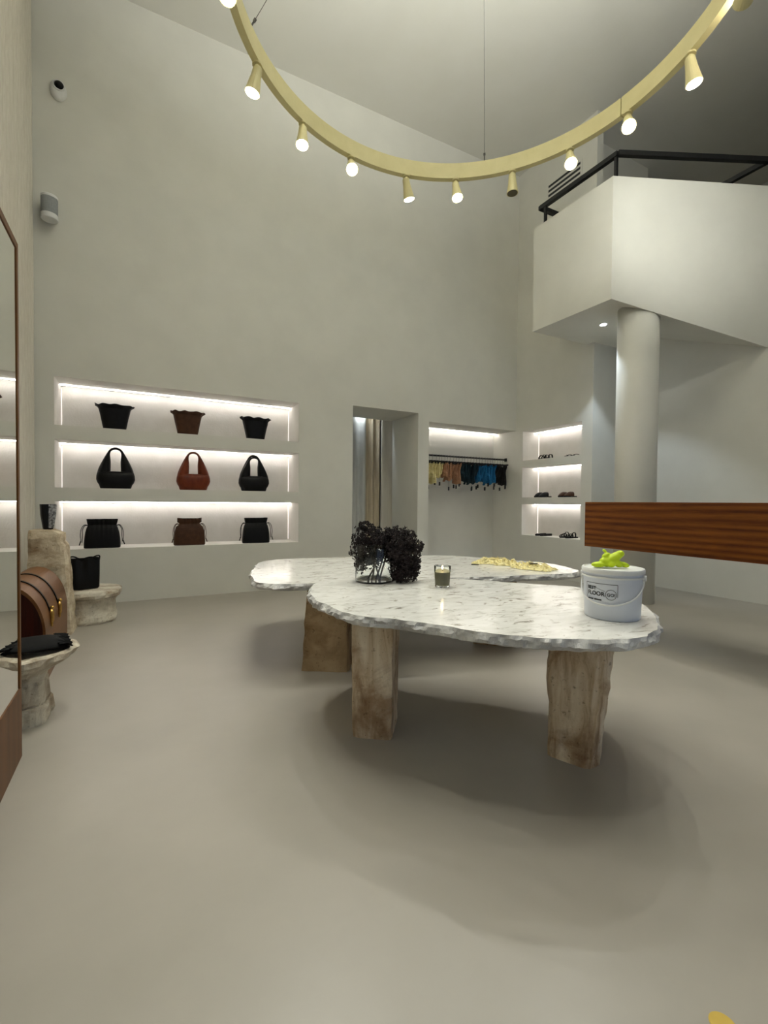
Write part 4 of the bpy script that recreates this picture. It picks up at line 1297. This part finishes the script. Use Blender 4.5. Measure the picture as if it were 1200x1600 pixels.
def belt(y, a0, label, slant=0.0):
    t = thing('belt', label, 'belt', (-0.69, y, 0), 0, 'thin black belts on the arched stand')
    R = []
    N = 26
    endp = None
    for k in range(N+1):
        a = math.radians(165)+(math.radians(a0)-math.radians(165))*k/N
        r = AR+0.0015
        c, s = math.cos(a), math.sin(a)
        n = Vector((c/KX, 0, s)).normalized()
        p = Vector((r*c*KX, slant*(k/N), AZ+r*s))
        R.append([p+Vector((0, -0.011, 0)), p+Vector((0, 0.011, 0)), p+Vector((0, 0.011, 0))+n*0.006, p+Vector((0, -0.011, 0))+n*0.006])
        endp = p+n*0.004
    bm = bmesh.new(); loft(bm, R); finish('strap', bm, 'black_leather', t)
    for dy, l in ((-0.02, 0.085), (0.02, 0.065)):
        bm = bmesh.new()
        tube(bm, bez([endp+Vector((0.004, dy*0.3, 0.02)), endp+Vector((0.008, dy, -0.01)), endp+Vector((0.009, dy*1.2, -l))], 4), [0.007, 0.008, 0.009, 0.009, 0.009, 0.008, 0.008, 0.007, 0.005], 8)
        finish('brass_tip', bm, 'brass', t)
    bm = bmesh.new(); bmesh.ops.create_icosphere(bm, subdivisions=2, radius=0.013); bmesh.ops.translate(bm, vec=endp+Vector((0.008, 0, 0.03)), verts=bm.verts[:]); finish('brass_bead', bm, 'brass', t, smooth=True)
    return t
belt(3.56, 18, 'thin black belt with brass tips on the arched stand, nearer its mahogany end', 0.02)
belt(3.86, 16, 'thin black belt with brass tips on the arched stand, nearer the stone pillar', 0.03)

# stone stool with ruffled pouch
st = thing('stone_stool', 'small stacked limestone stool with shallow bowl top beside the mirror', 'stool', (-0.535, 2.86, 0))
bm = bmesh.new(); lathe(bm, [(0.135, 0.0), (0.140, 0.02), (0.136, 0.075), (0.128, 0.088)], 40, 0, 0, wobs(5.0, 0.10, -0.10)); finish('lower_stone', bm, 'grey_stone', st)
bm = bmesh.new(); lathe(bm, [(0.118, 0.085), (0.125, 0.10), (0.120, 0.19), (0.112, 0.205)], 40, 0.0, 0, wobs(6.0, 0.10, -0.10)); finish('middle_stone', bm, 'grey_stone', st)
bm = bmesh.new(); lathe(bm, [(0.112, 0.20), (0.120, 0.235), (0.150, 0.262), (0.205, 0.288), (0.240, 0.315), (0.247, 0.342), (0.228, 0.352), (0.18, 0.338), (0.05, 0.330)], 48, 0.0, 0, wobs(7.0, 0.07)); finish('bowl_top', bm, 'grey_stone', st)
rp = thing('clutch', 'black fabric clutch with ruffled ends lying on the stone stool', 'clutch', (-0.525, 2.85, 0.345), math.radians(12))
R = []
N = 30
for k in range(N+1):
    u = k/N*2-1
    w = 0.13*(1-0.15*abs(u)**3)
    h = 0.045*(1-abs(u)**6)+0.008
    rf = max(0.0, abs(u)-0.72)/0.28
    ring_ = []
    for j in range(32):
        a = 2*PI*j/32
        y = math.cos(a)*w*(1+0.05*rf*math.sin(7*a))
        z = 0.002+h*(0.5+0.5*math.sin(a))*(1+0.25*rf*math.sin(9*a+u*5))+rf*0.02*(0.5+0.5*math.sin(y*90))*(1 if math.sin(a) > -0.2 else 0)
        x = u*0.185+rf*0.010*math.sin(a*8)
        ring_.append((x, y, max(0.002, z)))
    R.append(ring_)
bm = bmesh.new(); loft(bm, R)
finish('body', bm, 'black_fabric', rp, smooth=True)
for s in (-1, 1):
    bm = bmesh.new()
    rows = []
    for k in range(5):
        rows.append([(s*(0.145+0.014*k)+0.006*math.sin(j*1.9+k), -0.125+0.25*j/40+0.004*math.sin(j*0.9), 0.030+0.008*math.sin(j*1.25+k*0.4)*(0.3+0.2*k)+0.012-0.004*k) for j in range(41)])
    loft(bm, rows, False, False, closed=False)
    loft(bm, [[(x, y, z-0.003) for x, y, z in r] for r in rows], False, False, closed=False)
    finish('ruffle', bm, 'black_fabric', rp)

# ------------------------------------------------------------------ wall devices above the curtain end
sp = thing('wall_speaker', 'small grey cloth speaker with white caps high on the back wall', 'speaker', (-0.785, YA-0.085, 3.86))
bm = bmesh.new(); lathe(bm, [(0.068, 0.0), (0.073, 0.006), (0.073, 0.045), (0.071, 0.05)], 32); finish('bottom_cap', bm, 'white_plastic', sp)
bm = bmesh.new(); lathe(bm, [(0.070, 0.05), (0.070, 0.205)], 32); finish('grille', bm, 'grey_cloth', sp)
bm = bmesh.new(); lathe(bm, [(0.072, 0.205), (0.073, 0.225), (0.066, 0.232)], 32); finish('top_cap', bm, 'white_plastic', sp)
bm = bmesh.new(); box(bm, -0.03, 0.03, 0.05, 0.085, 0.06, 0.18); finish('bracket', bm, 'white_plastic', sp)
sc_ = thing('security_camera', 'white dome security camera with black lens near the ceiling', 'camera', (-0.715, YA, 5.20))
bm = bmesh.new(); lathe(bm, [(0.085, 0.0), (0.085, 0.02), (0.075, 0.04), (0.05, 0.058), (0.02, 0.066)], 32)
b_ = finish('dome_housing', bm, 'white_plastic', sc_, smooth=True, rot=(PI/2, 0, 0)); b_.scale = (0.85, 1.15, 1)
bm = bmesh.new(); bmesh.ops.create_icosphere(bm, subdivisions=3, radius=0.042)
finish('lens', bm, 'black_leather', sc_, smooth=True, loc=(0.012, -0.052, 0.02))
bm = bmesh.new(); lathe(bm, [(0.052, 0.0), (0.054, 0.02), (0.05, 0.03), (0.043, 0.03), (0.043, 0.0)], 32)
finish('lens_ring', bm, 'white_plastic', sc_, smooth=False, loc=(0.010, -0.04, 0.016), rot=(PI/2, 0, 0))

# yellow dot on the floor
bm = bmesh.new(); lathe(bm, [(0.026, 0.0), (0.026, 0.0015), (0.024, 0.002)], 28)
tag(finish('floor_sticker', bm, 'yellow_spot', loc=(1.088, 0.505, 0.0005)), 'round yellow sticker on the floor at the bottom edge', 'sticker')
